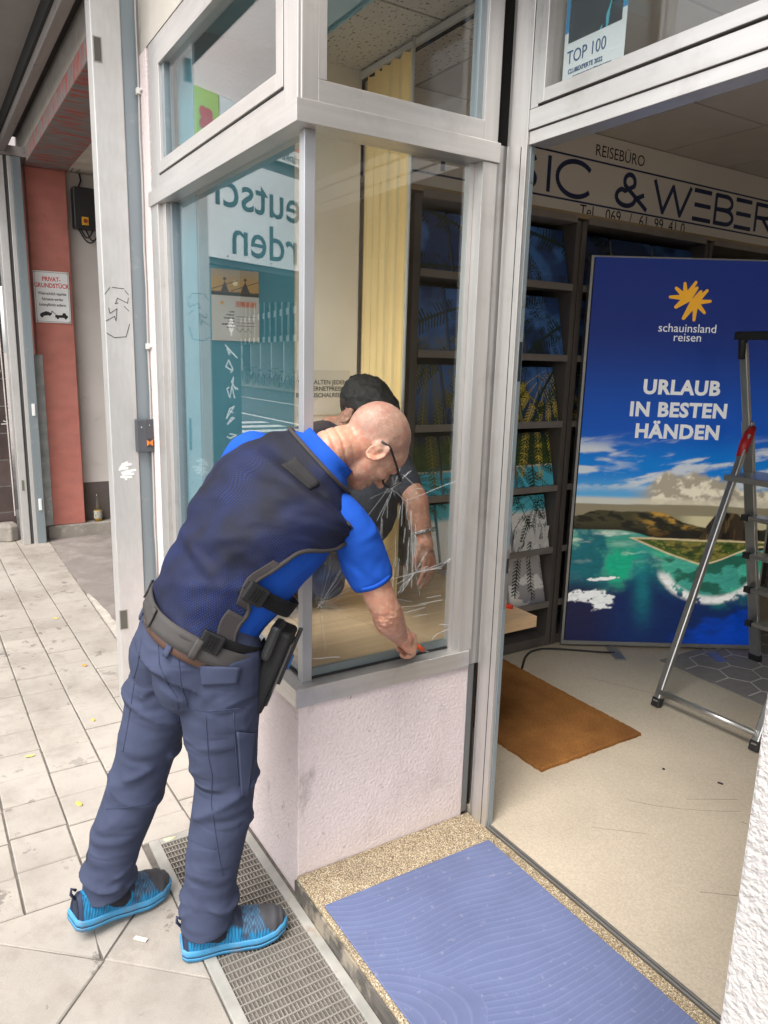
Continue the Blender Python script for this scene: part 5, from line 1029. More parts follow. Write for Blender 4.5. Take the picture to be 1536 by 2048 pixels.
def skin_paint(co):
    q = co - np.array(HC); lx, ly, lz = q @ np.array(hr), q @ np.array(hf), q @ np.array(hu)
    c = np.zeros((len(co), 3)) + np.array((.50, .265, .175)); nz = fbm(co[:, 0] * 60 + co[:, 1] * 40, co[:, 2] * 60, 4, 3)
    c *= (1 + .22 * (nz - .5))[:, None]; red = fbm(co[:, 1] * 14, co[:, 2] * 14 + co[:, 0] * 9, 3, 5); c = c * (1 - .25 * sm(.5, .75, red)[:, None]) + np.array((.50, .18, .12)) * .25 * sm(.5, .75, red)[:, None]
    hd = (np.sqrt((q ** 2).sum(1)) < .19)
    st = sm(-.02, .03, lz - .35 * ly - .0) * sm(.07, .03, ly - .2 * lz) * hd * (lz > -.06)      # cropped grey hair
    st = np.clip(st, 0, 1) * (.55 + .5 * (fbm(lx * 400, ly * 400 + lz * 300, 2, 9) - .2)); side = sm(.10, .04, lz) * .5 + .5
    al = np.clip(1.0 * st, 0, 1)
    bd = hd * sm(-.03, -.06, lz) * sm(.0, .04, ly) * .35; c = c * (1 - bd[:, None]) + np.array((.30, .19, .15)) * bd[:, None]
    lip = hd * (np.hypot(lx, (lz + .071) * 2.2) < .024) * (ly > .088); c = np.where(lip[:, None], np.array((.42, .14, .12)), c)
    mole = np.sqrt(((co - np.array(ELR + V(.02, -.03, -.035))) ** 2).sum(1)) < .010; c = np.where(mole[:, None], np.array((.22, .09, .06)), c)
    return np.hstack([c, al[:, None]])
ecr = np.array(ELR)
def skin_disp(co, no):
    d = np.sqrt(((co - ecr) ** 2).sum(1)); q = co - np.array(HC); ly, lz = q @ np.array(hf), q @ np.array(hu); dh = np.sqrt((q ** 2).sum(1))
    neck = sm(.22, .17, dh) * sm(-.055, -.085, lz) * sm(.03, -.03, ly); jaw = sm(.15, .12, dh) * sm(-.035, -.06, lz)
    return .0042 * np.sin(n3(co, 30, 30, 60, 2) * 26) * sm(.065, .02, d) + .0035 * n3(co, 40, 40, 40, 4) - .0035 * np.maximum(0, np.sin(lz * 230 + ly * 60 + 5 * n3(co, 12, 12, 12, 6))) ** 4 * (neck + .5 * jaw)
displace(me, skin_disp); paint(me, skin_paint)
off = link("person", me, SKIN, None, True); tag(off, "officer in navy mesh vest bending at the corner window to cut the glass", "person")
# polo shirt
BLUE = M("polo_blue", (.010, .074, .41), .85, 0, .12, 8, bump=.25, bscale=500, bdist=.0008, spec=.2)
sp_ = [loft([ring(s, -.004) for s in [i / 14 for i in range(0, 13)]] + [ring(.95, -.006), ring(1.0, -.004)], 28)]
slR, slL = SHR + (ELR - SHR) * .56, SHL + (ELL_ - SHL) * .62
sp_ += [limb([spine(.80) + (SHR - spine(.80)) * .35 + V(0, 0, .01), SHR + V(-.008, -.006, .006), SHR + (ELR - SHR) * .30, slR], [.064, .063, .063, .060], 20), limb([spine(.80) + (SHL - spine(.80)) * .4, SHL + V(.008, 0, .010), SHL + (ELL_ - SHL) * .30, slL], [.070, .072, .070, .066], 20)]
me = fuse(sp_, .0065, 6)
bm = bmesh.new(); bm.from_mesh(me)
for P0, dr in ((slR + (ELR - SHR).normalized() * .012, (ELR - SHR).normalized()), (slL + (ELL_ - SHL).normalized() * .010, (ELL_ - SHL).normalized())):
    geo = [g for g in bm.faces if (g.calc_center_median() - P0).length < .13]; ed = {e for g in geo for e in g.edges}; vs = {v_ for g in geo for v_ in g.verts}
    bmesh.ops.bisect_plane(bm, geom=list(vs) + list(ed) + geo, plane_co=P0, plane_no=dr, clear_outer=True)
bm.to_mesh(me); bm.free(); me.update()
def shirt_disp(co, no):
    dR = np.sqrt(((co - np.array(SHR + (ELR - SHR) * .4)) ** 2).sum(1)); f = np.sin((co @ np.array((18., 30., 26.))) + 7 * n3(co, 9, 9, 9, 5)) ; return .0055 * f * sm(.22, .05, dR) + .004 * n3(co, 14, 14, 14, 1)
displace(me, shirt_disp); sh_o = link("polo_shirt", me, BLUE, off, True); sm2 = sh_o.modifiers.new("s", 'SOLIDIFY'); sm2.thickness = .002; sm2.offset = -1
def hem(c, dr, r, name, mat, h=.010, t=.004):
    ref = dr.cross(V(0, 0, 1)).normalized(); q = dr.cross(ref); v, f = loft([(c - dr * h, ref, q, r + t, r + t, 2), (c - dr * h * .3, ref, q, r + t * 1.3, r + t * 1.3, 2), (c + dr * h * .6, ref, q, r + t * .8, r + t * .8, 2)], 28, False)
    o = MB().add(v, f).build(name, mat, off, True); o.modifiers.new("s", 'SOLIDIFY').thickness = .002; return o
hem(slR + (ELR - SHR).normalized() * .006, (ELR - SHR).normalized(), .0585, "sleeve_hem", BLUE, .009, .0025)
# collar: a band that follows the neck opening
def band(name, s0, s1, th0, th1, off0, off1, mat, ns=4, nt=30, parent=off, thick=.003, smooth=True, wob=None):
    v = []; f = []
    for i in range(ns + 1):
        for j in range(nt + 1):
            a = i / ns; t = j / nt; th = th0(a) * (1 - t) + th1(a) * t if callable(th0) else th0 + (th1 - th0) * t; s0_ = s0(t) if callable(s0) else s0; s1_ = s1(t) if callable(s1) else s1
            p = surf(s0_ + (s1_ - s0_) * a, th, off0 + (off1 - off0) * a + (wob(a, t) if wob else 0)); v.append(p)
    for i in range(ns):
        for j in range(nt): k = i * (nt + 1) + j; f.append((k, k + 1, k + nt + 2, k + nt + 1))
    me = MB().add(v, f).mesh(name); uv = me.uv_layers.new(name="UVMap")
    for lp in me.loops: k = lp.vertex_index; uv.data[lp.index].uv = ((k % (nt + 1)) / nt, (k // (nt + 1)) / ns)
    o = link(name, me, mat, parent, smooth); so = o.modifiers.new("s", 'SOLIDIFY'); so.thickness = thick; so.offset = 1; return o
band("collar", .935, 1.035, -75, 255, .002, .006, BLUE, 5, 48, thick=.004)
# vest
VEST = bpy.data.materials.new("vest_mesh"); VEST.use_nodes = True; n = VEST.node_tree.nodes; l = VEST.node_tree.links; b = n["Principled BSDF"]; b.inputs["Roughness"].default_value = .7; b.inputs["Specular IOR Level"].default_value = .25
tc = n.new("ShaderNodeTexCoord"); mp = n.new("ShaderNodeMapping"); mp.inputs["Scale"].default_value = (78, 112, 1); l.new(tc.outputs["UV"], mp.inputs[0])
bk_ = n.new("ShaderNodeTexBrick"); bk_.inputs["Scale"].default_value = 1.0; bk_.inputs["Brick Width"].default_value = 1.0; bk_.inputs["Row Height"].default_value = 1.0; bk_.inputs["Mortar Size"].default_value = .25; bk_.inputs["Mortar Smooth"].default_value = .4
bk_.inputs["Color1"].default_value = (.016, .031, .135, 1); bk_.inputs["Color2"].default_value = (.013, .026, .11, 1); bk_.inputs["Mortar"].default_value = (.008, .011, .034, 1); l.new(mp.outputs[0], bk_.inputs["Vector"])
nz = n.new("ShaderNodeTexNoise"); nz.inputs["Scale"].default_value = 5; nz.inputs["Detail"].default_value = 2; l.new(tc.outputs["Object"], nz.inputs["Vector"])
mr = n.new("ShaderNodeMapRange"); mr.inputs[1].default_value = .4; mr.inputs[2].default_value = .62; l.new(nz.outputs["Fac"], mr.inputs[0])
mx = n.new("ShaderNodeMix"); mx.data_type = 'RGBA'; mx.inputs["A"].default_value = (.009, .010, .020, 1); l.new(mr.outputs[0], mx.inputs["Factor"]); l.new(bk_.outputs["Color"], mx.inputs["B"]); l.new(mx.outputs["Result"], b.inputs["Base Color"])  # sheen of the vest painted into its colour: bluer patches over near-black
bp = n.new("ShaderNodeBump"); bp.inputs["Strength"].default_value = .5; bp.inputs["Distance"].default_value = .001; l.new(bk_.outputs["Fac"], bp.inputs["Height"]); bp.invert = True; l.new(bp.outputs[0], b.inputs["Normal"])
TRIM = M("vest_trim", (.034, .029, .029), .85, bump=.3, bscale=300); WEB = M("black_webbing", (.006, .006, .007), .8, spec=.25, bump=.3, bscale=400); VEL = M("velcro", (.016, .015, .016), .95, bump=.6, bscale=500, bdist=.002)
TR_ = [(0, -16), (.20, -4), (.40, 10), (.55, 8), (.70, -10), (.82, -40), (.92, -62), (1.0, -70)]; TL_ = [(0, 196), (.3, 190), (.5, 178), (.65, 168), (.8, 168), (.92, 190), (1.0, 230)]
def wob(a, t): return .005 * math.sin(9 * t + 13 * a) * a * (1 - a) * 2 + .010 * (noise.noise((t * 5, a * 9, 1.3))) + .004 * noise.noise((t * 14 + 4, a * 16, 3)) + .007 * math.exp(-((a - .32 - .25 * (t - .3)) / .035) ** 2) * math.sin(math.pi * min(1, t * 1.6))+ .006 * math.exp(-((a - .16 + .5 * (t - .35)) / .03) ** 2) * (t < .6)
v = []; NS, NT = 90, 80; f = []
S0, S1 = .035, .955
def vp(a, t, o_=.014):
    s = S0 + (S1 - S0) * a; th = lut(TR_, s) * (1 - t) + lut(TL_, s) * t; return surf(s, th, o_ + wob(a, t) + .030 * math.exp(-((s - .84) / .085) ** 2) * max(0, 1 - t * 2.6))
for i in range(NS + 1):
    for j in range(NT + 1): v.append(vp(i / NS, j / NT))
for i in range(NS):
    for j in range(NT): k = i * (NT + 1) + j; f.append((k, k + NT + 1, k + NT + 2, k + 1))
me = MB().add(v, f).mesh("vest"); uv = me.uv_layers.new(name="UVMap")
for lp in me.loops: k = lp.vertex_index; uv.data[lp.index].uv = ((k % (NT + 1)) / NT, (k // (NT + 1)) / NS)
vest = link("vest", me, VEST, off, True); so = vest.modifiers.new("s", 'SOLIDIFY'); so.thickness = .006; so.offset = -1
for nm, pts in (("trim", [vp(i / 60, 0, .0145) for i in range(61)]), ("trim", [vp(i / 60, 1, .0145) for i in range(61)]), ("trim", [vp(1, j / 50, .014) for j in range(51)]), ("trim", [vp(0, j / 50, .014) for j in range(51)])):
    MB().tube(pts, .0062, 8).build(nm, TRIM, vest, True)
def vpatch(name, a0, a1, t0, t1, mat, lift=.004, parent=vest, n_=8, th=.003):
    vv = []; ff = []
    for i in range(n_ + 1):
        for j in range(n_ + 1): vv.append(vp(a0 + (a1 - a0) * i / n_, t0 + (t1 - t0) * j / n_, .014 + lift))
    for i in range(n_):
        for j in range(n_): k = i * (n_ + 1) + j; ff.append((k, k + n_ + 1, k + n_ + 2, k + 1))
    o = MB().add(vv, ff).build(name, mat, parent, True); so = o.modifiers.new("s", 'SOLIDIFY'); so.thickness = th; so.offset = 0; return o
vpatch("velcro_patch", .875, .945, .43, .585, VEL); vpatch("label_tab", .855, .925, .10, .20, TRIM, .006)
vpatch("side_panel", .24, .50, .0, .045, TRIM, .003); vpatch("side_panel", .03, .20, .0, .06, TRIM, .003); vpatch("side_panel", .33, .40, .95, 1.0, VEL, .004)
# straps and buckles on the right side
def strap(name, s, th0, th1, w, off_, mat=WEB): return band(name, s - w, s + w, th0, th1, off_, off_, mat, 2, 12, parent=vest, thick=.004)
for s, th0, th1 in ((.335, -80, 14), (.075, -80, 4)):
    strap("strap", s, th0, th1, .034, .020)
    c = surf(s, 4, .026); t_, a_, b2 = frame(s); nrm = (c - spine(s)); nrm = (nrm - t_ * nrm.dot(t_)).normalized(); lng = t_.cross(nrm)
    bk2 = MB().obox(c, lng, t_, nrm, .030, .026, .006).build("buckle", M("buckle_black", (.009, .009, .010), .5, spec=.35), vest, bevel=.005)
    for q in (-.012, -.004, .004, .012): MB().obox(c + lng * q + nrm * .007, t_, lng, nrm, .018, .0022, .002).build("ridge", WEB, bk2)
for s, th in ((.30, 172),): strap("strap", s, 165, 235, .03, .018)
crease(BLUE, 8, 11, .95, .014, 3.0); crease(VEST, 5, 7, .35, .012, 6.0)
# waist of trousers, belt
BELT = M("belt_webbing", (.046, .042, .041), .75, 0, .1, 20, bump=.35, bscale=600, bdist=.0008); LEA = M("leather_belt", (.09, .045, .03), .5)
bw = lambda a, t: .0015 * math.sin(30 * t)
belt = band("duty_belt", -.045, .070, -110, 250, .026, .024, BELT, 4, 80, thick=.007, wob=bw); band("trouser_belt", -.085, -.035, -110, 250, .016, .018, LEA, 2, 60)
for th in (8, 62, 118): band("keeper", -.050, .070, th, th + 6, .034, .033, BELT, 4, 3, parent=belt, thick=.004)
c = surf(.02, 186, .030); t_, a_, b2 = frame(.02); MB().obox(c, t_, b2, a_, .032, .018, .006).build("belt_clip", M("clip_black", (.02, .02, .021), .4), belt, bevel=.004)
# gear pouch at the right front hip
pc = surf(.06, -74, .062); t_, a_, b2 = frame(.05); pn = (pc - spine(.05)); pn = (pn - t_ * pn.dot(t_)).normalized(); pl_ = t_.cross(pn)
pdn = (t_ * .75 + V(0, 0, 1) * .25).normalized(); pn = (pn - pdn * pn.dot(pdn)).normalized(); pl_ = pdn.cross(pn)
pch = MB().obox(pc - pdn * .030, pl_, pdn, pn, .056, .120, .028).build("gear_pouch", M("pouch_black", (.007, .007, .008), .6, spec=.3, bump=.25, bscale=60), belt, bevel=.012, seg=3)
MB().obox(pc - pdn * .03 + pn * .0305, pl_, pdn, pn, .046, .092, .004).build("clear_flap", M("flap_gloss", (.03, .03, .032), .12, coat=.6), pch, bevel=.004)
MB().obox(pc + pdn * .005 - pl_ * -.040 + pn * .036, pl_, pdn, pn, .010, .085, .006).build("device", M("device_dark", (.03, .03, .033), .3, .3), pch, bevel=.003); MB().obox(pc - pdn * .01 + pl_ * .040 + pn * .043, pl_, pdn, pn, .007, .022, .004).build("device_stripe", M("device_blue", (.01, .12, .40), .4), pch, bevel=.002)
MB().tube([pc + pl_ * -.03 - pdn * .10, pc - pl_ * .045 - pdn * .13 + pn * .02, pc - pl_ * .05 - pdn * .09 + pn * .03, pc - pl_ * .035 - pdn * .06 + pn * .025], .004, 6).build("cord", WEB, pch, True)
MB().obox(surf(.15, -62, .030), pl_, pdn, pn, .050, .050, .014).build("holster_plate", M("holster_black", (.012, .012, .013), .5), belt, bevel=.01)
# trousers
TROU = M("trouser_cloth", (.045, .055, .098), .85, 0, .10, 6, bump=.25, bscale=700, bdist=.0006, spec=.2)
crease(TROU, 5, 15, .9, .018, 1.0); crease(TROU, 11, 24, .55, .007, 4.0)
def tl(a, b_, c_, r, bend): k = (b_ - a); m_ = [a + V(0, 0, .02), a + k * .33 + bend * .3, a + k * .7 + bend * .8, b_ + bend, b_ + (c_ - b_) * .35 + bend * .5, b_ + (c_ - b_) * .72, c_ + V(0, 0, -.040)]; return limb(m_, r, 24)
tp_ = [tl(HPR, KNR, ANR, [.118, .112, .098, .088, .083, .078, .074], V(.004, .010, 0)), tl(HPL, KNL, ANL, [.112, .104, .094, .086, .083, .077, .072], V(.0, .010, 0))]
pt, pa, pb = frame(-.05)
tp_ += [loft([(V(.000, -.292, .80) + V(0, .012, 0), AX0, V(.2, .98, 0), .12, .10, 2.2), (V(-.002, -.292, .86), AX0, V(.2, .98, 0), .168, .128, 2.4), ring(-.22, .012), ring(-.10, .010), ring(-.035, .006)], 28)]
tp_ += [ell(V(.065, -.365, .845), AX0, V(.2, .98, 0), V(0, 0, 1), .085, .075, .095), ell(V(-.075, -.400, .86), AX0, V(.2, .98, 0), V(0, 0, 1), .080, .070, .095)]
me = fuse(tp_, .0068, 5)
def trou_disp(co, no):
    x, y, z = co[:, 0], co[:, 1], co[:, 2]; sidev = (x * .53 + y * .85); w = n3(co, 6, 6, 6, 3); d = 0
    def folds(zc, hw, fr, amp, tilt, sd):
        g = sm(.46, .62, fbm(x * 7 + 3 + sd, y * 7 + z * 5, 3, sd)); ph = fr * (z + tilt * sidev + .10 * n3(co, 5, 5, 4, sd)); return amp * sm(hw, hw * .3, abs(z - zc)) * (1 - np.abs(np.sin(ph * .5))) ** 2.2 * g * 1.2
    d = folds(.76, .16, 38, .010, .55, 1) + folds(.74, .14, 31, .009, -.6, 11) + folds(.50, .13, 44, .011, -.45, 2) + folds(.47, .12, 36, .009, .6, 12) + folds(.15, .10, 55, .013, .3, 4) + folds(.14, .09, 42, .012, -.5, 14) + folds(.32, .12, 26, .008, -.7, 6) + .014 * w + .003 * n3(co, 20, 20, 14, 8)
    cr2 = np.exp(-((x * .98 - y * .2 - .058 - .0) / .012) ** 2)
    return d - .004
displace(me, trou_disp)
bm = bmesh.new(); bm.from_mesh(me)
for P0 in (ANR + V(0, 0, -.016), ANL + V(0, 0, -.022)):
    geo = [g for g in bm.faces if (g.calc_center_median() - P0).length < .16]; ed = {e for g in geo for e in g.edges}; vs = {v_ for g in geo for v_ in g.verts}
    bmesh.ops.bisect_plane(bm, geom=list(vs) + list(ed) + geo, plane_co=P0, plane_no=V(0, .16, -1), clear_outer=True)
bm.to_mesh(me); bm.free(); me.update(); me.polygons.foreach_set("use_smooth", [True] * len(me.polygons))
tr = link("trousers", me, TROU, off, True); so = tr.modifiers.new("s", 'SOLIDIFY'); so.thickness = .003; so.offset = -1
# seams, pockets: follow the cloth by shooting rays at it
from mathutils.bvhtree import BVHTree
tv = [v_.co.copy() for v_ in me.vertices]; tb = BVHTree.FromPolygons(tv, [tuple(p.vertices) for p in me.polygons])
def onto(p, lift=.0015):
    q, nrm, _, _ = tb.find_nearest(p); return q + nrm * lift
def shoot(u, w, lift=.0015):            # a point of the cloth in a direction from 2 m behind the officer
    o = Vector((1.85491, -.88182, 1.68)); d = (cr_ * ((u - 768) / 1470.2) - cu_ * ((w - 1024) / 1470.2) + cf_).normalized(); h = tb.ray_cast(o, d)
    return h[0] + h[1] * lift if h[0] else None
SEAM = M("seam_thread", (.030, .040, .085), .9); FLAP = M("pocket_cloth", (.050, .061, .108), .85, 0, .10, 6, bump=.25, bscale=700, bdist=.0006, spec=.2)
def seam(pts, r=.0013):
    P = []
    for (a, b_), (c, d) in zip(pts[:-1], pts[1:]):
        for k in range(7): q = shoot(a + (c - a) * k / 7, b_ + (d - b_) * k / 7, .0006); P += [q] if q else []
    if len(P) > 2: MB().tube(P, r, 5).build("seam", SEAM, tr, True)
def pocket(name, quad, lift=.004, n_=8):
    vv = []; ok = True
    for i in range(n_ + 1):
        for j in range(n_ + 1):
            a, t = i / n_, j / n_; u = (quad[0][0] * (1 - t) + quad[1][0] * t) * (1 - a) + (quad[3][0] * (1 - t) + quad[2][0] * t) * a; w = (quad[0][1] * (1 - t) + quad[1][1] * t) * (1 - a) + (quad[3][1] * (1 - t) + quad[2][1] * t) * a
            q = shoot(u, w, lift)
            if q is None: return
            vv.append(q)
    ff = [(i * (n_ + 1) + j, i * (n_ + 1) + j + 1, (i + 1) * (n_ + 1) + j + 1, (i + 1) * (n_ + 1) + j) for i in range(n_) for j in range(n_)]
    o = MB().add(vv, ff).build(name, FLAP, tr, True); so = o.modifiers.new("s", 'SOLIDIFY'); so.thickness = .004; so.offset = 0
z2 = lambda u, w: (120 + u * .3711, 1180 + w * .3711)
pocket("cargo_pocket", [z2(950, 760), z2(1050, 770), z2(1010, 1110), z2(975, 1110)], .004); pocket("back_pocket", [z2(372, 235), z2(452, 285), z2(405, 465), z2(352, 440)], .003)
pocket("pocket_flap", [z2(755, 405), z2(975, 415), z2(955, 500), z2(765, 510)], .005)
for s_ in ([(640, 370), (650, 500), (690, 640), (800, 655), (1030, 630)], [(785, 670), (800, 900), (820, 1000), (815, 1150), (850, 1400), (880, 1560)], [(935, 660), (950, 900), (965, 1080)], [(530, 290), (535, 400), (570, 490), (630, 580), (650, 800)], [(400, 500), (370, 700), (335, 900)], [(250, 1180), (350, 1172), (500, 1150)], [(690, 1340), (790, 1385), (850, 1400)], [(440, 260), (420, 400), (400, 470), (350, 455)], [(960, 880), (1060, 885)]): seam([z2(*p) for p in s_])
for th in (92, 30, 150): band("belt_loop", -.11, -.02, th, th + 6, .022, .022, FLAP, 4, 3, parent=tr, thick=.004)
# shoes
SHOEP = print_mat("shoe_knit", .75); SOLE = M("sole_blue", (.05, .25, .46), .7, var=.12, vscale=30); dirty(SOLE, (.16, .16, .16), 25, .5, .68, .6); SOLEN = M("sole_navy", (.012, .02, .05), .6); LOOP = M("loop_navy", (.014, .02, .05), .7)
def shoe(heel, dr, pitch):
    dr = Vector((dr[0], dr[1], 0)).normalized(); fw = (dr * math.cos(pitch) - EZ * math.sin(pitch)).normalized(); sd = fw.cross(EZ).normalized(); up = sd.cross(fw); Ls = .300
    wdt = [(0, .030), (.04, .040), (.15, .043), (.35, .040), (.55, .047), (.72, .053), (.86, .048), (.95, .033), (1, .014)]; top = [(0, .088), (.05, .100), (.2, .108), (.33, .128), (.45, .124), (.6, .098), (.75, .086), (.88, .074), (.96, .058), (1.0, .042)]
    spring = lambda t: .018 * max(0, (t - .62) / .38) ** 2 + .006 * max(0, (.12 - t) / .12) ** 2
    def P(t, x, z): return Vector(heel) + fw * (t * Ls) + sd * (x + .010 * math.sin(math.pi * t) * 0) + up * (z + spring(t))
    o = empty("shoe", tuple(heel), None, None); o.parent = off; o.name = "shoe"
    pm = Matrix.Translation(Vector(heel)); o.matrix_parent_inverse = Matrix()
    def mk(nm, zs, mat, grow):
        v = []; f = []; n_ = 26
        for z, g in zs:
            for side in (1, -1):
                for k in range(n_): t = k / (n_ - 1) if side == 1 else 1 - k / (n_ - 1); v.append(P(t * (1 + .02 * g) - .01 * g, side * (lut(wdt, t) + .004 * g), z))
        m_ = 2 * n_
        for r_ in range(len(zs) - 1):
            for k in range(m_): q = (k + 1) % m_; f.append((r_ * m_ + k, r_ * m_ + q, (r_ + 1) * m_ + q, (r_ + 1) * m_ + k))
        f += [tuple(range(m_))[::-1], tuple(range((len(zs) - 1) * m_, len(zs) * m_))]
        return MB().add(v, f).build(nm, mat, o, True)
    mk("outsole", [(0, .4), (.008, .8), (.012, .8)], SOLE, 1); mk("sole_line", [(.0115, .6), (.016, .6)], SOLEN, 1); mk("midsole", [(.0155, .8), (.021, .9), (.029, .7), (.033, .2)], SOLE, 1)
    # knitted upper
    v = []; f = []; n_ = 96; K = 18; cols = []
    for i in range(n_):
        t = i / (n_ - 1); h = lut(top, t); w = lut(wdt, t)
        for k in range(K + 1):
            a = math.pi * k / K; ca, sa = math.cos(a), math.sin(a); x = math.copysign(abs(ca) ** .75, ca) * w * (1 - .30 * max(0, sa) * (1 if t < .5 else .6)); z = .028 + (h - .028) * abs(sa) ** .72; v.append(P(t * .985 + .008, x, z))
            hz = (z - .03) / max(.01, h - .03); dg = (t * 34 + hz * 5); st = (math.sin(dg * 6.2832) > -.2)
            c = (.006, .22, .45) if st else (.010, .06, .14)
            if t > .55 and hz > .25 + (t - .55) * .2: c = (.035, .055, .10) if (int(t * 95) + k) % 3 else (.06, .18, .30)
            if t > .84 - .10 * hz: c = (.055, .055, .062)
            if .36 < t < .56 and hz > .55: c = (.018, .025, .05)
            if t < .05: c = (.015, .025, .06)
            cols.append(c)
    for i in range(n_ - 1):
        for k in range(K): q = i * (K + 1) + k; f.append((q, q + 1, q + K + 2, q + K + 1))
    f.append(tuple(range(K + 1))); me = MB().add(v, f).mesh("upper"); ca_ = me.color_attributes.new("Col", 'FLOAT_COLOR', 'POINT'); ca_.data.foreach_set("color", np.hstack([np.array(cols), np.ones((len(cols), 1))]).ravel()); link("upper", me, SHOEP, o, True)
    MB().tube([P(.01, 0, .080), P(-.035, 0, .095), P(-.035, 0, .112), P(.01, 0, .108)], .0045, 8).build("pull_loop", LOOP, o, True)
    for q in (.40, .46, .52): MB().tube([P(q, -.024, lut(top, q) - .020), P(q, 0, lut(top, q) + .002), P(q, .024, lut(top, q) - .020)], .004, 6).build("lace", LOOP, o, True)
    return o
shoe((.052, -.385, .004), (.20, .98), 0.0); shoe((-.165, -.640, .040), (-.20, .98), .13)
SOCK = M("sock_navy", (.012, .014, .022), .95)
for c_ in (ANR, ANL): lv, lf = limb([c_ + V(0, .0, .10), c_, c_ + V(0, .035, -.045)], [.048, .047, .045], 16); MB().add(lv, lf).build("sock", SOCK, off, True)
# glasses
GLF = M("glasses_black", (.008, .008, .009), .3); gls = MB()
for s_ in (1, -1):
    gls.tube([HP_(s_ * .081, -.030, .016), HP_(s_ * .084, .0, .028), HP_(s_ * .080, .06, .020), HP_(s_ * .074, .108, .012)], .0034, 8)
    rim = [HP_(s_ * (.039 + .034 * math.copysign(abs(math.cos(t)) ** .6, math.cos(t))), .112 - .004 * abs(math.cos(t)), -.004 + .025 * math.copysign(abs(math.sin(t)) ** .6, math.sin(t))) for t in [i * 6.2832 / 20 for i in range(20)]]; gls.tube(rim, .0032, 6, closed=True)
gls.tube([HP_(-.008, .114, .004), HP_(0, .116, .006), HP_(.008, .114, .004)], .002, 6)
go = gls.build("glasses", GLF, off, True)
for s_ in (1, -1):
    vv = [HP_(s_ * (.038 + .030 * math.copysign(abs(math.cos(t)) ** .6, math.cos(t))), .111, -.002 + .019 * math.copysign(abs(math.sin(t)) ** .6, math.sin(t))) for t in [i * 6.2832 / 20 for i in range(20)]]; MB().add(vv, [tuple(range(20))]).build("lens", GLASS, go)
# cutter in the right hand
kt = MB().tube([WRR + V(-.02, .055, -.035), WRR + V(-.012, .105, -.072)], [.007, .008], 10).build("glass_cutter", M("cutter_orange", (.75, .10, .02), .4), None, True); tag(kt, "small orange glass cutter held in the officer's right hand", "tool")
MB().tube([WRR + V(-.012, .105, -.072), WRR + V(-.008, .125, -.084)], [.003, .002], 8).build("cutter_wheel", LOCK, kt)

# ------------------------------------------------------------------ man inside, behind the glass
H2 = V(-.42, .455, 1.478); f2 = V(.62, .30, -.72).normalized(); u2 = V(.55, .25, .80); u2 = (u2 - f2 * u2.dot(f2)).normalized(); r2 = f2.cross(u2)
hp2, HP2 = head_parts(H2, r2, f2, u2, 1.0)
N2, PV2 = V(-.52, .40, 1.385), V(-.72, .30, .95)
S2R, S2L = V(-.42, .555, 1.30), V(-.52, .215, 1.335)
E2, W2 = V(-.262, .575, 1.205), V(-.205, .588, 1.060)
p2 = hp2 + [limb([N2, (N2 + H2) / 2, HP2(0, -.02, -.03)], [.06, .056, .055], 16), limb([S2R, E2, E2 + (W2 - E2) * .5, W2], [.055, .045, .041, .028], 16), limb([S2L, V(-.60, .17, 1.10), V(-.66, .20, .90)], [.055, .044, .028], 16), limb([PV2, (PV2 + N2) / 2, N2], [.12, .13, .09], 18)]
p2 += hand(W2, V(.32, .02, -.90), V(.55, .25, .30), 1, (.25, .30, .25), .021) + hand(V(-.66, .20, .90), V(.5, .1, -.8), V(.5, -.3, .4), -1, (.3, .3, .3), .020)
p2 += [limb([PV2 + V(0, s_ * .09, 0), V(-.66, .30 + s_ * .12, .80), V(-.90, .28 + s_ * .12, .75)], [.085, .065, .045], 14) for s_ in (1, -1)]
me = fuse(p2, .0052, 5); paint(me, lambda co: np.zeros((len(co), 3)) + np.array((.34, .175, .115)) * (1 + .3 * (fbm(co[:, 0] * 50 + co[:, 1] * 30, co[:, 2] * 50, 3)[:, None] - .5)))
man = link("person", me, SKIN, None, True); tag(man, "dark-haired man kneeling behind the cracked pane reaching down", "person")
HAIR = M("black_hair", (.006, .005, .005), .55, bump=.8, bscale=260, bdist=.004)
mh = fuse([ell(HP2(0, -.022, .040), r2, f2, u2, .084, .108, .096, 24, 16), ell(HP2(0, .035, .085), r2, f2, u2, .070, .06, .045)], .006, 3); displace(mh, lambda co, no: .020 * n3(co, 45, 45, 45, 3) + .012 * n3(co, 120, 120, 120, 5))
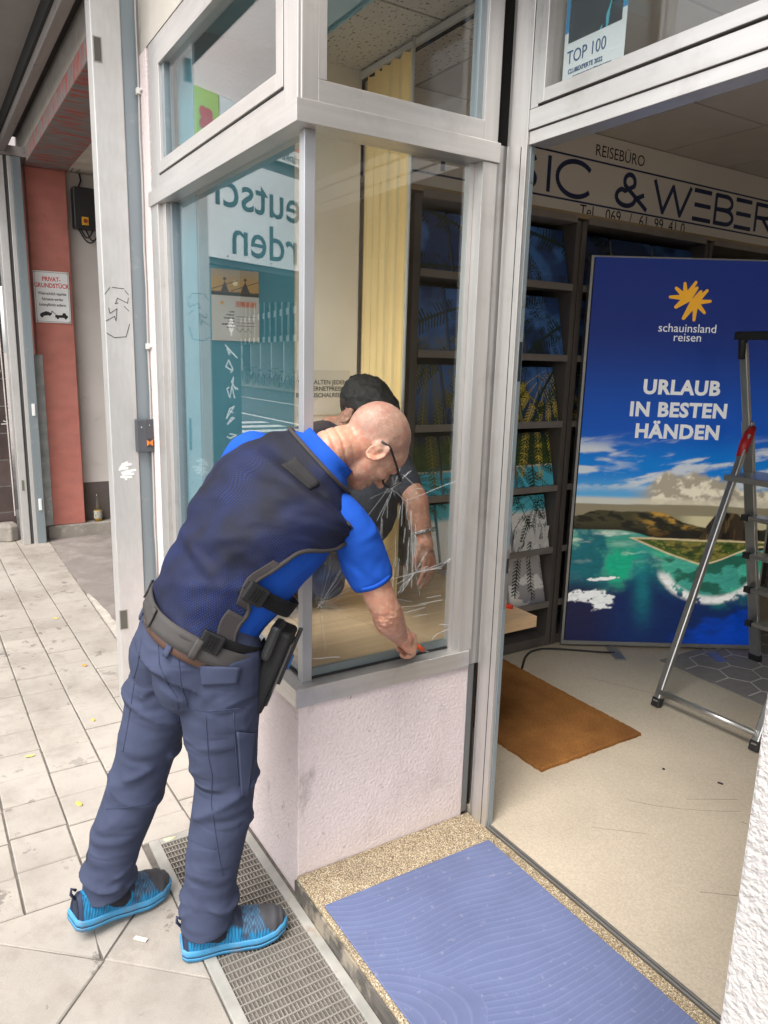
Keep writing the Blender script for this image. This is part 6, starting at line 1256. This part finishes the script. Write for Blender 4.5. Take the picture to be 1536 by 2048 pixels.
bm = bmesh.new(); bm.from_mesh(mh); bmesh.ops.bisect_plane(bm, geom=bm.verts[:] + bm.edges[:] + bm.faces[:], plane_co=HP2(0, .0, -.015), plane_no=(f2 * .75 - u2 * .66), clear_outer=True); bm.to_mesh(mh); bm.free(); mh.update()
link("hair", mh, HAIR, man, True)
JAC = M("dark_jacket", (.018, .021, .032), .85, bump=.3, bscale=200, var=.2); JEAN = M("denim", (.035, .06, .13), .85, bump=.3, bscale=400, var=.2)
mj = fuse([limb([PV2, PV2 + (N2 - PV2) * .4 + V(.03, .03, 0), PV2 + (N2 - PV2) * .8 + V(.03, .02, 0), N2], [.155, .17, .16, .09], 20), limb([N2, S2R + V(-.01, 0, .02), S2R + (E2 - S2R) * .75], [.08, .08, .06], 16), limb([N2, S2L, V(-.57, .18, 1.16)], [.08, .078, .06], 16), ell(V(-.36, .47, 1.17), V(.9, .4, 0).normalized(), V(-.4, .9, 0).normalized(), EZ, .085, .10, .16)], .009, 6); displace(mj, lambda co, no: .012 * n3(co, 12, 12, 18, 4)); link("jacket", mj, JAC, man, True)
mj = fuse([limb([PV2 + V(0, s_ * .09, .02), V(-.64, .30 + s_ * .12, .81), V(-.92, .28 + s_ * .12, .765)], [.115, .085, .07], 18) for s_ in (1, -1)] + [ell(PV2, EX, EY, EZ, .13, .16, .13)], .009, 5); displace(mj, lambda co, no: .012 * n3(co, 14, 14, 14, 6)); link("jeans", mj, JEAN, man, True)
CH = M("bracelet_steel", (.6, .6, .6), .25, .9); q_ = (W2 - E2).normalized(); wa = q_.cross(V(0, 1, 0)).normalized(); wb = q_.cross(wa); wc = E2 + (W2 - E2) * .85; bc = MB()
for i in range(16): t = 6.2832 * i / 16; c = wc + (wa * math.cos(t) + wb * math.sin(t)) * .0335; tg = (wb * math.cos(t) - wa * math.sin(t)); bc.obox(c, tg, q_, (wa * math.cos(t) + wb * math.sin(t)), .0062, .0045, .002)
br = bc.build("bracelet", CH, man, bevel=.001)
for m_ in MATS.values():
    if "out" in m_: del m_["out"]
